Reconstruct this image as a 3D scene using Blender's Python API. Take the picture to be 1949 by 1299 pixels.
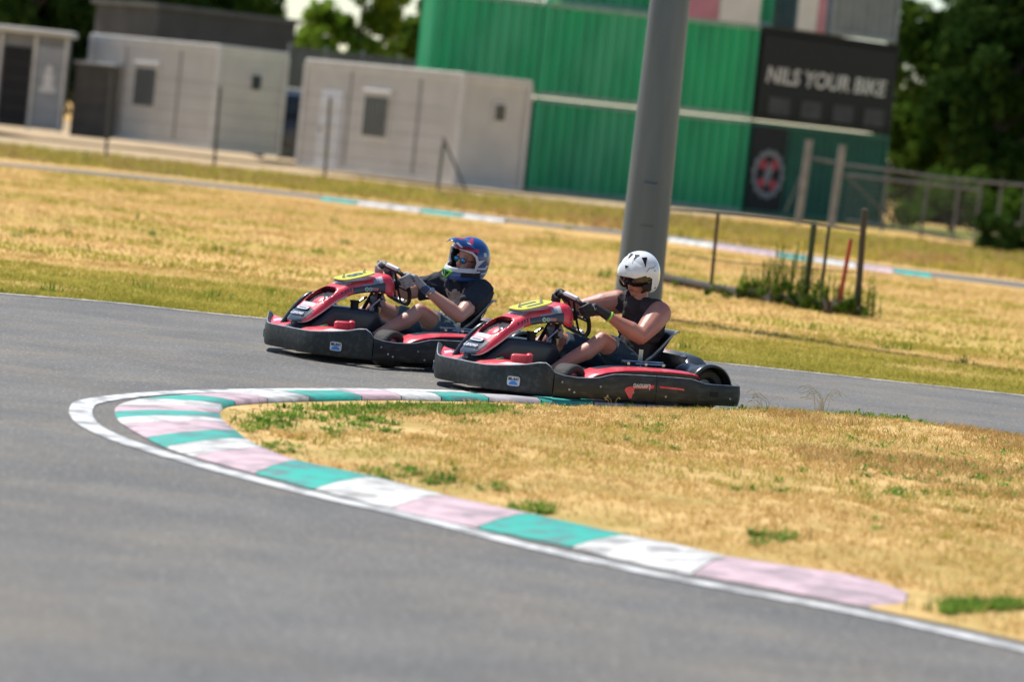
import bpy, bmesh, math, random
import numpy as np
from mathutils import Vector, Matrix, noise, geometry
random.seed(7); rng = np.random.default_rng(11)
R = math.radians
for o in list(bpy.data.objects): bpy.data.objects.remove(o)
scene = bpy.context.scene; COL = scene.collection

# ---------------------------------------------------------------- camera, sky, sun, exposure
CAM_H = 1.7; PITCH = R(3.17); ROLL = R(6.0)
fw = Vector((0, math.cos(PITCH), -math.sin(PITCH)))
up0 = Vector((0, math.sin(PITCH), math.cos(PITCH))); rt0 = Vector((1, 0, 0))
rt = rt0*math.cos(ROLL) + up0*math.sin(ROLL); up = -rt0*math.sin(ROLL) + up0*math.cos(ROLL)
cam = bpy.data.objects.new('camera', bpy.data.cameras.new('camera')); COL.objects.link(cam)
m = Matrix((rt, up, -fw)).transposed().to_4x4(); m.translation = Vector((0, 0, CAM_H)); cam.matrix_world = m
cam.data.lens = 135; cam.data.sensor_width = 36; cam.data.clip_end = 3000; cam.data.clip_start = 0.5
cam.data.dof.use_dof = True; cam.data.dof.focus_distance = 25.1; cam.data.dof.aperture_fstop = 2.1
scene.camera = cam
SUN_AZ = Vector((-0.72, 0.69, 0)).normalized(); SUN_EL = R(60)
sdir = Vector((SUN_AZ.x*math.cos(SUN_EL), SUN_AZ.y*math.cos(SUN_EL), math.sin(SUN_EL)))
world = bpy.data.worlds.new('World'); scene.world = world; world.use_nodes = True
nt = world.node_tree; nt.nodes.clear()
sky = nt.nodes.new('ShaderNodeTexSky'); sky.sky_type = 'NISHITA'; sky.sun_disc = False
sky.sun_elevation = SUN_EL; sky.sun_rotation = math.atan2(SUN_AZ.x, SUN_AZ.y); sky.dust_density = 0.1; sky.ozone_density = 1.6; sky.air_density = 1.0
bg = nt.nodes.new('ShaderNodeBackground'); bg.inputs['Strength'].default_value = 0.10
wo = nt.nodes.new('ShaderNodeOutputWorld'); nt.links.new(sky.outputs[0], bg.inputs[0]); nt.links.new(bg.outputs[0], wo.inputs[0])
sl = bpy.data.lights.new('sun', 'SUN'); sl.energy = 4.6; sl.angle = R(0.53); sl.color = (1.0, 0.955, 0.88)
sun = bpy.data.objects.new('sun', sl); COL.objects.link(sun); sun.rotation_euler = sdir.to_track_quat('Z', 'Y').to_euler(); sun.location = (0, 0, 40)
vs = scene.view_settings; vs.view_transform = 'Standard'; vs.look = 'None'; vs.gamma = 1; vs.exposure = 0.38; vs.use_curve_mapping = False

# pixel of the photograph -> ground point (z given)
FPX = 7308.75
def gp(px, py, z=0.0):
    d = fw + rt*((px-974.5)/FPX) - up*((py-649.5)/FPX)
    t = (z-CAM_H)/d.z
    return Vector((d.x*t, d.y*t, z))
def ap(px, py, D):
    d = fw + rt*((px-974.5)/FPX) - up*((py-649.5)/FPX)
    t = D/d.y
    return Vector((d.x*t, D, CAM_H+d.z*t))

# ---------------------------------------------------------------- materials
MATS = {}
def nmat(name, c1, c2=None, scale=8., rough=0.6, metal=0., bump=0., bscale=None, detail=6., c3=None, s3=1., coat=0., obj=True, lo=.35, hi=.65, spec=.5, sheen=0., stretch=None):
    if name in MATS: return MATS[name]
    M = bpy.data.materials.new(name); M.use_nodes = True; n = M.node_tree.nodes; L = M.node_tree.links
    b = n['Principled BSDF']; b.inputs['Roughness'].default_value = rough; b.inputs['Metallic'].default_value = metal
    b.inputs['Coat Weight'].default_value = coat; b.inputs['Coat Roughness'].default_value = .08; b.inputs['Specular IOR Level'].default_value = spec
    if sheen: b.inputs['Sheen Weight'].default_value = sheen
    b.inputs['Base Color'].default_value = (*c1, 1)
    tc = n.new('ShaderNodeTexCoord'); src = tc.outputs['Object']
    if not obj:
        ge = n.new('ShaderNodeNewGeometry'); src = ge.outputs['Position']
    if stretch:
        mp = n.new('ShaderNodeMapping'); mp.inputs['Scale'].default_value = stretch; L.new(src, mp.inputs[0]); src = mp.outputs[0]
    if c2 is not None:
        t = n.new('ShaderNodeTexNoise'); t.inputs['Scale'].default_value = scale; t.inputs['Detail'].default_value = detail; L.new(src, t.inputs['Vector'])
        mr = n.new('ShaderNodeMapRange'); mr.inputs['From Min'].default_value = lo; mr.inputs['From Max'].default_value = hi; L.new(t.outputs[0], mr.inputs[0])
        mx = n.new('ShaderNodeMix'); mx.data_type = 'RGBA'; mx.inputs['A'].default_value = (*c1, 1); mx.inputs['B'].default_value = (*c2, 1)
        L.new(mr.outputs[0], mx.inputs['Factor']); out = mx.outputs['Result']
        if c3 is not None:
            t3 = n.new('ShaderNodeTexNoise'); t3.inputs['Scale'].default_value = s3; t3.inputs['Detail'].default_value = 5; L.new(src, t3.inputs['Vector'])
            m3 = n.new('ShaderNodeMapRange'); m3.inputs['From Min'].default_value = .48; m3.inputs['From Max'].default_value = .66; L.new(t3.outputs[0], m3.inputs[0])
            x3 = n.new('ShaderNodeMix'); x3.data_type = 'RGBA'; L.new(out, x3.inputs['A']); x3.inputs['B'].default_value = (*c3, 1); L.new(m3.outputs[0], x3.inputs['Factor']); out = x3.outputs['Result']
        L.new(out, b.inputs['Base Color'])
        rr = n.new('ShaderNodeMapRange'); rr.inputs['To Min'].default_value = rough*.8; rr.inputs['To Max'].default_value = min(1, rough*1.25); L.new(t.outputs[0], rr.inputs[0]); L.new(rr.outputs[0], b.inputs['Roughness'])
    if bump:
        t2 = n.new('ShaderNodeTexNoise'); t2.inputs['Scale'].default_value = bscale or scale*3; t2.inputs['Detail'].default_value = 8; L.new(src, t2.inputs['Vector'])
        bp = n.new('ShaderNodeBump'); bp.inputs['Strength'].default_value = bump; bp.inputs['Distance'].default_value = .01; L.new(t2.outputs[0], bp.inputs['Height']); L.new(bp.outputs[0], b.inputs['Normal'])
    MATS[name] = M; return M

def leafmat(name, c1, c2, scale=.8, trans=.35, rnd=True):
    if name in MATS: return MATS[name]
    M = bpy.data.materials.new(name); M.use_nodes = True; n = M.node_tree.nodes; L = M.node_tree.links; n.clear()
    ge = n.new('ShaderNodeNewGeometry'); t = n.new('ShaderNodeTexNoise'); t.inputs['Scale'].default_value = scale; t.inputs['Detail'].default_value = 4; L.new(ge.outputs['Position'], t.inputs['Vector'])
    ad = n.new('ShaderNodeMath'); ad.operation = 'MULTIPLY_ADD'; L.new(ge.outputs['Random Per Island'], ad.inputs[0]); ad.inputs[1].default_value = .45; L.new(t.outputs[0], ad.inputs[2])
    mr = n.new('ShaderNodeMapRange'); mr.inputs['From Min'].default_value = .45; mr.inputs['From Max'].default_value = .95; L.new(ad.outputs[0], mr.inputs[0])
    mx = n.new('ShaderNodeMix'); mx.data_type = 'RGBA'; mx.inputs['A'].default_value = (*c1, 1); mx.inputs['B'].default_value = (*c2, 1); L.new(mr.outputs[0], mx.inputs['Factor'])
    d = n.new('ShaderNodeBsdfDiffuse'); tr = n.new('ShaderNodeBsdfTranslucent'); ms = n.new('ShaderNodeMixShader'); ms.inputs[0].default_value = trans
    L.new(mx.outputs['Result'], d.inputs[0]); L.new(mx.outputs['Result'], tr.inputs[0]); L.new(d.outputs[0], ms.inputs[1]); L.new(tr.outputs[0], ms.inputs[2])
    o = n.new('ShaderNodeOutputMaterial'); L.new(ms.outputs[0], o.inputs[0]); MATS[name] = M; return M

# ---------------------------------------------------------------- mesh helpers
class MB:
    def __init__(s): s.v = []; s.f = []; s.m = []
    def add(s, vs, fs, mi=0):
        k = len(s.v); s.v += [tuple(p) for p in vs]
        for i, f in enumerate(fs): s.f.append(tuple(k+j for j in f)); s.m.append(mi[i] if isinstance(mi, list) else mi)
    def box(s, c, sz, rot=None, mi=0, bev=0.0):
        h = Vector(sz)/2; c = Vector(c)
        if bev <= 0:
            vs = [Vector((x*h.x, y*h.y, z*h.z)) for z in (-1, 1) for x, y in ((-1, -1), (1, -1), (1, 1), (-1, 1))]
            fs = [(3, 2, 1, 0), (4, 5, 6, 7), (0, 1, 5, 4), (1, 2, 6, 5), (2, 3, 7, 6), (3, 0, 4, 7)]
        else:
            rings = []
            for z, i in ((-h.z, bev), (-h.z+bev, 0), (h.z-bev, 0), (h.z, bev)):
                a, b = h.x-i, h.y-i; q = bev*.9
                rings.append([(a-q, -b, z), (a, -b+q, z), (a, b-q, z), (a-q, b, z), (-a+q, b, z), (-a, b-q, z), (-a, -b+q, z), (-a+q, -b, z)])
            vs = [Vector(p) for r in rings for p in r]; n = 8; fs = []
            for r in range(3):
                for j in range(n): fs.append((r*n+j, r*n+(j+1) % n, (r+1)*n+(j+1) % n, (r+1)*n+j))
            fs.append(tuple(range(n-1, -1, -1))); fs.append(tuple(3*n+j for j in range(n)))
        if rot is not None: vs = [rot @ v for v in vs]
        s.add([v+c for v in vs], fs, mi)
    def loft(s, rings, closed=True, caps=True, mi=0, mfun=None):
        n = len(rings[0]); vs = [p for r in rings for p in r]; fs = []; ms = []
        for i in range(len(rings)-1):
            for j in range(n if closed else n-1):
                mm = mfun(i, j) if mfun else mi
                if mm is None: continue
                fs.append((i*n+j, i*n+(j+1) % n, (i+1)*n+(j+1) % n, (i+1)*n+j)); ms.append(mm)
        if caps and closed:
            fs.append(tuple(range(n-1, -1, -1))); fs.append(tuple((len(rings)-1)*n+j for j in range(n))); k = mi if not mfun else 0; ms += [k, k]
        s.add(vs, fs, ms)
    def tube(s, pts, r, n=10, mi=0, caps=True, closed_path=False):
        pts = [Vector(p) for p in pts]; rs = r if isinstance(r, (list, tuple)) else [r]*len(pts)
        rings = []; prev = None; N = len(pts)
        for i, p in enumerate(pts):
            if closed_path: d = pts[(i+1) % N]-pts[i-1]
            else: d = (pts[min(i+1, N-1)]-pts[max(i-1, 0)])
            d.normalize()
            if prev is None:
                a = d.orthogonal().normalized()
            else:
                a = (prev-d*prev.dot(d)).normalized()
            prev = a; b = d.cross(a)
            rings.append([p+(a*math.cos(t)+b*math.sin(t))*rs[i] for t in [2*math.pi*k/n for k in range(n)]])
        if closed_path: rings.append(rings[0]); caps = False
        s.loft(rings, True, caps, mi)
    def sph(s, c, r, rot=None, nu=14, nv=8, mi=0):
        c = Vector(c); r = Vector(r) if not isinstance(r, (int, float)) else Vector((r, r, r)); vs = []; fs = []
        vs.append(Vector((0, 0, r.z)))
        for i in range(1, nv):
            a = math.pi*i/nv
            for j in range(nu):
                b = 2*math.pi*j/nu; vs.append(Vector((r.x*math.sin(a)*math.cos(b), r.y*math.sin(a)*math.sin(b), r.z*math.cos(a))))
        vs.append(Vector((0, 0, -r.z))); e = len(vs)-1
        for j in range(nu): fs.append((0, 1+j, 1+(j+1) % nu)); fs.append((e, e-nu+(j+1) % nu, e-nu+j))
        for i in range(nv-2):
            for j in range(nu): fs.append((1+i*nu+j, 1+(i+1)*nu+j, 1+(i+1)*nu+(j+1) % nu, 1+i*nu+(j+1) % nu))
        if rot is not None: vs = [rot @ v for v in vs]
        s.add([v+c for v in vs], fs, mi)
    def limb(s, pts, rs, n=14, mi=0):
        """closed capsule chain for remeshing"""
        pts = [Vector(p) for p in pts]
        for i in range(len(pts)-1):
            s.tube([pts[i], pts[i+1]], [rs[i], rs[i+1]], n, mi); s.sph(pts[i], rs[i], mi=mi, nu=n, nv=10)
        s.sph(pts[-1], rs[-1], mi=mi, nu=n, nv=10)
    def prism(s, poly, z0, z1, mi=0, axis='z', M=None):
        n = len(poly)
        def P(a, b, c):
            v = {'z': Vector((a, b, c)), 'y': Vector((a, c, b)), 'x': Vector((c, a, b))}[axis]
            return M @ v if M else v
        vs = [P(a, b, z0) for a, b in poly]+[P(a, b, z1) for a, b in poly]
        fs = [tuple(range(n-1, -1, -1)), tuple(range(n, 2*n))]+[(j, (j+1) % n, n+(j+1) % n, n+j) for j in range(n)]
        s.add(vs, fs, mi)
    def mesh(s, name, mats, smooth=True, angle=None):
        me = bpy.data.meshes.new(name); me.from_pydata(s.v, [], s.f)
        for M in (mats if isinstance(mats, (list, tuple)) else [mats]): me.materials.append(M)
        me.polygons.foreach_set('material_index', s.m); me.polygons.foreach_set('use_smooth', [smooth]*len(s.f))
        bm = bmesh.new(); bm.from_mesh(me); bmesh.ops.recalc_face_normals(bm, faces=bm.faces)
        if smooth and angle:
            for e in bm.edges:
                if len(e.link_faces) == 2 and e.calc_face_angle(0) > R(angle): e.smooth = False
        bm.to_mesh(me); bm.free(); me.update(); return me
    def build(s, name, mats, parent=None, smooth=True, angle=38, label=None, kind=None):
        o = bpy.data.objects.new(name, s.mesh(name, mats, smooth, angle)); COL.objects.link(o)
        if parent: o.parent = parent
        if label: o['label'] = label
        if kind: o['kind'] = kind
        return o
def thing(name, label, cat, loc=(0, 0, 0), rz=0., group=None):
    o = bpy.data.objects.new(name, None); COL.objects.link(o); o.empty_display_size = .2
    o.location = loc; o.rotation_euler = (0, 0, rz); o['label'] = label; o['category'] = cat
    if group: o['group'] = group
    return o
def tag(o, label=None, cat=None, group=None, kind=None):
    if label: o['label'] = label
    if cat: o['category'] = cat
    if group: o['group'] = group
    if kind: o['kind'] = kind
    return o
def bake(o, mods, name, mats, parent, disp=None, mfun=None, smooth=True):
    for t, kw in mods:
        md = o.modifiers.new(t, t)
        for k, v in kw.items(): setattr(md, k, v)
    dg = bpy.context.evaluated_depsgraph_get(); dg.update()
    me = bpy.data.meshes.new_from_object(o.evaluated_get(dg), depsgraph=dg); bpy.data.objects.remove(o)
    me.name = name; me.materials.clear()
    for M in (mats if isinstance(mats, (list, tuple)) else [mats]): me.materials.append(M)
    if disp:
        nn = [v.normal.copy() for v in me.vertices]
        for v, q in zip(me.vertices, nn): v.co = v.co+q*disp(v.co)
    for p in me.polygons: p.use_smooth = smooth; p.material_index = mfun(p.center, p.normal) if mfun else 0
    me.update()
    n = bpy.data.objects.new(name, me); COL.objects.link(n)
    if parent: n.parent = parent
    return n
def remesh(mb, vox, it, name, mats, parent=None, disp=None, mfun=None):
    o = bpy.data.objects.new('tmp', mb.mesh('tmp', [], False)); COL.objects.link(o)
    return bake(o, [('REMESH', dict(mode='VOXEL', voxel_size=vox)), ('SMOOTH', dict(factor=.5, iterations=it))], name, mats, parent, disp, mfun)
def text(s, size, mat, name, parent, M, extrude=.0012, bold=0.0, shear=0.0, sx=1.0):
    cu = bpy.data.curves.new('t', 'FONT'); cu.body = s; cu.size = size; cu.extrude = extrude; cu.align_x = 'CENTER'; cu.align_y = 'CENTER'; cu.offset = bold; cu.shear = shear; cu.resolution_u = 3
    o = bpy.data.objects.new('t', cu); COL.objects.link(o); dg = bpy.context.evaluated_depsgraph_get(); dg.update()
    me = bpy.data.meshes.new_from_object(o.evaluated_get(dg)); bpy.data.objects.remove(o)
    me.transform(M @ Matrix.Diagonal((sx, 1, 1, 1))); me.materials.clear(); me.materials.append(mat)
    n = bpy.data.objects.new(name, me); COL.objects.link(n); n.parent = parent; return n
def frameM(origin, xa, za):
    z = Vector(za).normalized(); x = Vector(xa); x = (x-z*x.dot(z)).normalized(); y = z.cross(x)
    M = Matrix((x, y, z)).transposed().to_4x4(); M.translation = Vector(origin); return M
def copy_tree(o, parent=None):
    c = o.copy(); COL.objects.link(c); c.parent = parent
    for ch in list(o.children): copy_tree(ch, c)
    return c
def catmull(P, n):
    P = [Vector(p) for p in P]; out = []
    for i in range(len(P)-1):
        a, b, c, d = P[max(i-1, 0)], P[i], P[i+1], P[min(i+2, len(P)-1)]
        for k in range(n):
            t = k/n; out.append(.5*((2*b)+(c-a)*t+(2*a-5*b+4*c-d)*t*t+(3*b-a-3*c+d)*t**3))
    out.append(P[-1]); return out
def ss(a, b, x): t = min(1, max(0, (x-a)/(b-a))) if b != a else 0; return t*t*(3-2*t)
def fill(name, pts, mat, z=None):
    """flat or gently shaped sheet from an outline"""
    vs = [Vector((p[0], p[1], p[2] if z is None else z)) for p in pts]
    tri = geometry.tessellate_polygon([[Vector((v.x, v.y, 0)) for v in vs]])
    mb = MB(); mb.add(vs, [tuple(t) for t in tri]); return mb
# ---------------------------------------------------------------- setting: ground, track, kerb, island
def V2(p): return Vector((p[0], p[1]))
def ground_material():
    M = bpy.data.materials.new('dry_field'); M.use_nodes = True; n = M.node_tree.nodes; L = M.node_tree.links; b = n['Principled BSDF']
    b.inputs['Roughness'].default_value = .95; b.inputs['Specular IOR Level'].default_value = .15
    ge = n.new('ShaderNodeNewGeometry')
    def noi(sc, det, st=None, lo=.4, hi=.6):
        src = ge.outputs['Position']
        if st:
            mp = n.new('ShaderNodeMapping'); mp.inputs['Scale'].default_value = st; L.new(src, mp.inputs[0]); src = mp.outputs[0]
        t = n.new('ShaderNodeTexNoise'); t.inputs['Scale'].default_value = sc; t.inputs['Detail'].default_value = det; L.new(src, t.inputs['Vector'])
        r = n.new('ShaderNodeMapRange'); r.inputs['From Min'].default_value = lo; r.inputs['From Max'].default_value = hi; L.new(t.outputs[0], r.inputs[0]); return r.outputs[0]
    def mix(a, c, f, k=1.):
        x = n.new('ShaderNodeMix'); x.data_type = 'RGBA'
        if isinstance(a, tuple): x.inputs['A'].default_value = (*a, 1)
        else: L.new(a, x.inputs['A'])
        x.inputs['B'].default_value = (*c, 1)
        if k != 1.:
            q = n.new('ShaderNodeMath'); q.operation = 'MULTIPLY'; q.inputs[1].default_value = k; L.new(f, q.inputs[0]); f = q.outputs[0]
        L.new(f, x.inputs['Factor']); return x.outputs['Result']
    c = mix((.64, .40, .14), (.56, .31, .10), noi(.5, 6, (.35, 1, 1)))
    c = mix(c, (.62, .43, .17), noi(2.2, 6, (.4, 1, 1)), .7)
    # yellow green growth: patches, and near the track edge and the far fence line
    sp = n.new('ShaderNodeSeparateXYZ'); L.new(ge.outputs['Position'], sp.inputs[0])
    def band(a, b2, c2, d):
        r = n.new('ShaderNodeFloatCurve'); mr = n.new('ShaderNodeMapRange'); mr.inputs['From Min'].default_value = 20; mr.inputs['From Max'].default_value = 120; L.new(sp.outputs['Y'], mr.inputs[0]); L.new(mr.outputs[0], r.inputs['Value'])
        cu = r.mapping.curves[0]; f = lambda y: (y-20)/100
        cu.points[0].location = (0, 0); cu.points[1].location = (1, 0)
        for x, y in ((f(a), 0), (f(b2), 1), (f(c2), 1), (f(d), 0)): cu.points.new(x, y)
        r.mapping.update(); return r.outputs[0]
    def mul(a, b2):
        q = n.new('ShaderNodeMath'); q.operation = 'MULTIPLY'; L.new(a, q.inputs[0]); L.new(b2, q.inputs[1]); return q.outputs[0]
    g1 = noi(.9, 6, (.3, 1, 1), .30, .52)
    c = mix(c, (.36, .33, .05), mul(band(27, 29.5, 32.5, 37), g1), .85)
    g2 = noi(.35, 7, (.35, 1, 1), .48, .62)
    c = mix(c, (.44, .36, .08), mul(band(33, 36, 50, 56), g2), .6)
    c = mix(c, (.27, .27, .06), mul(band(76, 79, 86, 92), noi(.6, 5, (.4, 1, 1), .35, .55)), .85)
    c = mix(c, (.17, .20, .045), band(101, 105, 118, 119.9), .9)
    c = mix(c, (.20, .15, .06), noi(7, 7, None, .58, .72), .45)
    L.new(c, b.inputs['Base Color'])
    t = n.new('ShaderNodeTexNoise'); t.inputs['Scale'].default_value = 14; t.inputs['Detail'].default_value = 8; L.new(ge.outputs['Position'], t.inputs['Vector'])
    bp = n.new('ShaderNodeBump'); bp.inputs['Strength'].default_value = .9; bp.inputs['Distance'].default_value = .05; L.new(t.outputs[0], bp.inputs['Height']); L.new(bp.outputs[0], b.inputs['Normal'])
    return M
M_field = ground_material()
mb = MB(); mb.add([(-500, -60, 0), (500, -60, 0), (500, 1200, 0), (-500, 1200, 0)], [(0, 1, 2, 3)])
tag(mb.build('ground', M_field, smooth=False), kind='structure')

def asphalt_material():
    M = bpy.data.materials.new('asphalt'); M.use_nodes = True; n = M.node_tree.nodes; L = M.node_tree.links; b = n['Principled BSDF']
    b.inputs['Specular IOR Level'].default_value = .35
    ge = n.new('ShaderNodeNewGeometry'); P = ge.outputs['Position']
    def noi(sc, det, st=None, lo=.4, hi=.6, rot=0):
        src = P
        if st:
            mp = n.new('ShaderNodeMapping'); mp.inputs['Scale'].default_value = st; mp.inputs['Rotation'].default_value = (0, 0, rot); L.new(src, mp.inputs[0]); src = mp.outputs[0]
        t = n.new('ShaderNodeTexNoise'); t.inputs['Scale'].default_value = sc; t.inputs['Detail'].default_value = det; L.new(src, t.inputs['Vector'])
        r = n.new('ShaderNodeMapRange'); r.inputs['From Min'].default_value = lo; r.inputs['From Max'].default_value = hi; L.new(t.outputs[0], r.inputs[0]); return r.outputs[0], t.outputs[0]
    def mix(a, c, f, k=1.):
        x = n.new('ShaderNodeMix'); x.data_type = 'RGBA'
        if isinstance(a, tuple): x.inputs['A'].default_value = (*a, 1)
        else: L.new(a, x.inputs['A'])
        x.inputs['B'].default_value = (*c, 1)
        q = n.new('ShaderNodeMath'); q.operation = 'MULTIPLY'; q.inputs[1].default_value = k; L.new(f, q.inputs[0])
        L.new(q.outputs[0], x.inputs['Factor']); return x.outputs['Result']
    c = mix((.150, .144, .133), (.110, .107, .102), noi(.8, 5)[0])
    c = mix(c, (.205, .175, .135), noi(1.1, 7, (.8, 1.1, 1), .42, .66, R(-15))[0], .6); c = mix(c, (.11, .108, .105), noi(3.2, 8, (.9, 1.1, 1), .48, .66, R(-15))[0], .5)    # dust
    c = mix(c, (.085, .085, .09), noi(.5, 5, (.3, 1.6, 1), .52, .72, R(-12))[0], .5)  # rubber laid down
    c = mix(c, (.40, .39, .36), noi(44, 3, None, .58, .68)[0], .6)                        # pale aggregate, with the grain's glints put into the colour
    c = mix(c, (.028, .028, .03), noi(40, 3, (1.1, 1, 1), .57, .67)[0], .55)
    L.new(c, b.inputs['Base Color']); b.inputs['Roughness'].default_value = .8
    t = n.new('ShaderNodeTexNoise'); t.inputs['Scale'].default_value = 90; t.inputs['Detail'].default_value = 6; L.new(P, t.inputs['Vector'])
    bp = n.new('ShaderNodeBump'); bp.inputs['Strength'].default_value = .7; bp.inputs['Distance'].default_value = .006; L.new(t.outputs[0], bp.inputs['Height']); L.new(bp.outputs[0], b.inputs['Normal'])
    return M
M_asph = asphalt_material()
outer_edge = [gp(-400, 528), gp(0, 560), gp(210, 577), gp(420, 600), gp(700, 626), gp(1000, 657), gp(1390, 695), gp(1700, 728), gp(1949, 755), gp(2300, 797)]
outer_edge = catmull(outer_edge, 5)
far_r = outer_edge[-1]; far_l = outer_edge[0]
loop = catmull([far_l, (-9, 28.6, 0), (-12.5, 24, 0), (-13, 18, 0), (-10, 11, 0), (-4, 7.6, 0), (4, 6.4, 0), (14, 6.2, 0)], 6)
poly = list(reversed(outer_edge)) + loop[1:] + [Vector((14, 24.5, 0))]
tag(fill('track', poly, M_asph, .004).build('asphalt_track', M_asph, smooth=False), kind='structure')

def paint(name, c, wear, lo=.45, hi=.7, sc=9):
    return nmat(name, c, wear, sc, .7, bump=.35, bscale=60, obj=False, lo=lo, hi=hi, c3=tuple(.55*q+.06 for q in wear), s3=5.5, detail=9)
M_line = paint('white_line_paint', (.66, .66, .65), (.34, .34, .335), .47, .66)
M_teal = paint('teal_kerb_paint', (.012, .38, .30), (.06, .24, .23), .46, .66)
M_pink = paint('pink_kerb_paint', (.60, .425, .46), (.42, .31, .34), .42, .66)
M_whit = paint('white_kerb_paint', (.66, .655, .63), (.40, .385, .37), .46, .68)
M_conc = paint('worn_kerb_paint', (.30, .27, .30), (.45, .42, .44), .35, .6, 7)

def ribbon(pts, off, z, mb, zb=0.0):
    """sheet of width off to the left of the path"""
    n = len(pts); A = []; B = []
    for i, p in enumerate(pts):
        d = (pts[min(i+1, n-1)]-pts[max(i-1, 0)]); d.z = 0; d.normalize(); q = Vector((-d.y, d.x, 0))
        A.append(Vector((p.x, p.y, z))); B.append(Vector((p.x+q.x*off, p.y+q.y*off, z)))
    mb.add(A+B, [(i, i+1, n+i+1, n+i) for i in range(n-1)])
mb = MB(); ribbon(outer_edge, -.085, .009, mb)
tag(mb.build('outer_edge_line', M_line, smooth=False), kind='structure')
line_px = [(2350, 1341), (2150, 1293), (1949, 1246), (1646, 1178), (1400, 1131), (1200, 1092), (975, 1041), (800, 996), (600, 950), (470, 917), (366, 889), (294, 868), (208, 840), (152, 814), (133, 794), (133, 778), (149, 766), (218, 755), (315, 747.5), (459, 743.5), (640, 742), (800, 744), (950, 750), (1100, 759), (1300, 774), (1500, 793), (1860, 828), (1949, 838), (2300, 878)]
line_pts = catmull([gp(*p) for p in line_px], 6)
mb = MB(); ribbon(line_pts, -.12, .009, mb)
tag(mb.build('inner_edge_line', M_line, smooth=False), kind='structure')

ST = [((1722, 1155), (1729, 1137), 'p'), ((1628, 1156), (1646, 1114), 'p'), ((1450, 1122), (1500, 1092), 'p'), ((1318, 1099), (1385, 1074), 'w'), ((1190, 1073), (1290, 1052), 'w'), ((1088, 1047), (1203, 1035), 't'),
      ((908, 1010), (1010, 992), 'p'), ((746, 973), (850, 957), 'w'), ((598, 936), (718, 922), 't'), ((485, 906), (570, 890), 'p'), ((368, 874), (505, 866), 'w'), ((315, 856), (472, 848), 't'), ((278, 838), (452, 832), 'p'),
      ((234, 812), (434, 817), 'w'), ((222, 800), (426, 808), 't'), ((218, 788), (421, 800), 'p'), ((224, 776), (419, 791), 'w'), ((258, 765), (425, 782), 't'), ((335, 756.5), (448, 776), 'p'), ((420, 752), (510, 771), 'w'), ((510, 749), (590, 768), 't'),
      ((620, 747.5), (689, 766), 'p'), ((711, 747.5), (764, 765.5), 'w'), ((790, 749), (840, 767), 't'), ((890, 753), (930, 769), 'c'), ((1000, 759), (1030, 773), 't'), ((1110, 766), (1130, 777), 'c'), ((1220, 773), (1230, 782), 'p'), ((1330, 781), (1335, 787), 'p')]
NS = 6
co = catmull([gp(*s[0]) for s in ST], NS); ci = catmull([gp(*s[1]) for s in ST], NS)
kerb = thing('kerb', 'low painted concrete kerb of teal, white and pink blocks around the hairpin', 'kerb', (0, 0, 0))
prof = [(0, .0095), (.04, .016), (.35, .032), (.75, .040), (.97, .034), (1, .010)]
CM = {'p': M_pink, 'w': M_whit, 't': M_teal, 'c': M_conc}
i = 0
while i < len(ST)-1:
    j = i+1
    while j < len(ST)-1 and ST[j][2] == ST[i][2]: j += 1
    rings = []
    for k in range(i*NS, j*NS+1):
        a, b = co[k], ci[k]
        kk = min(1, .45+k*.07)
        e = (b-a).normalized()
        rings.append([a.lerp(b, t)+Vector((0, 0, z*kk)) for t, z in prof])
    # hairline joint between the blocks
    d0 = (rings[1][0]-rings[0][0]).normalized()*.004; d1 = (rings[-2][0]-rings[-1][0]).normalized()*.004
    rings[0] = [p+d0 for p in rings[0]]; rings[-1] = [p+d1 for p in rings[-1]]
    b_ = MB(); b_.loft(rings, closed=False, caps=False)
    b_.build('kerb_block', CM[ST[i][2]], kerb, smooth=True, angle=60)
    i = j

# island
bd = [Vector((p.x, p.y, 0)) for p in ci]
bd += [gp(1500, 799), gp(1700, 818), gp(1860, 836), gp(1949, 846), gp(2300, 886), gp(2600, 1100), gp(2350, 1321), gp(2150, 1273), gp(1949, 1226), gp(1800, 1193), gp(1735, 1180), gp(1660, 1163), gp(1640, 1150)]
BX = np.array([(p.x, p.y) for p in bd])
def inside(P, poly):
    x, y = P[:, 0], P[:, 1]; r = np.zeros(len(P), bool); j = len(poly)-1
    for i in range(len(poly)):
        a, b = poly[i], poly[j]; c = ((a[1] > y) != (b[1] > y)) & (x < (b[0]-a[0])*(y-a[1])/(b[1]-a[1]+1e-12)+a[0]); r ^= c; j = i
    return r
def bdist(P, poly):
    d = np.full(len(P), 1e9)
    for i in range(len(poly)):
        a, b = poly[i], poly[(i+1) % len(poly)]; ab = b-a; t = np.clip(((P-a)@ab)/(ab@ab+1e-12), 0, 1)
        d = np.minimum(d, np.linalg.norm(P-a-t[:, None]*ab, axis=1))
    return d
def island_z(P):
    d = bdist(P, BX); t = np.clip(d/.9, 0, 1); t = t*t*(3-2*t)
    w = np.sin(P[:, 0]*2.1+P[:, 1]*1.3)*.5+np.sin(P[:, 0]*4.7-P[:, 1]*3.1+1)*.3+np.sin(P[:, 0]*9.1+P[:, 1]*7.7)*.2
    t2 = np.clip(d/.35, 0, 1); t2 = t2*t2*(3-2*t2); lump = np.exp(-((P[:, 0]-2.3)**2/1.0+(P[:, 1]-24.35)**2/.45))*.062
    return .008+.045*t+.014*w*t+lump*t2
gx, gy = np.meshgrid(np.arange(-2, 9, .11), np.arange(13, 26, .13)); G = np.c_[gx.ravel(), gy.ravel()]; G = G+rng.uniform(-.03, .03, G.shape)
G = G[inside(G, BX)]; G = G[bdist(G, BX) > .06]
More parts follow.
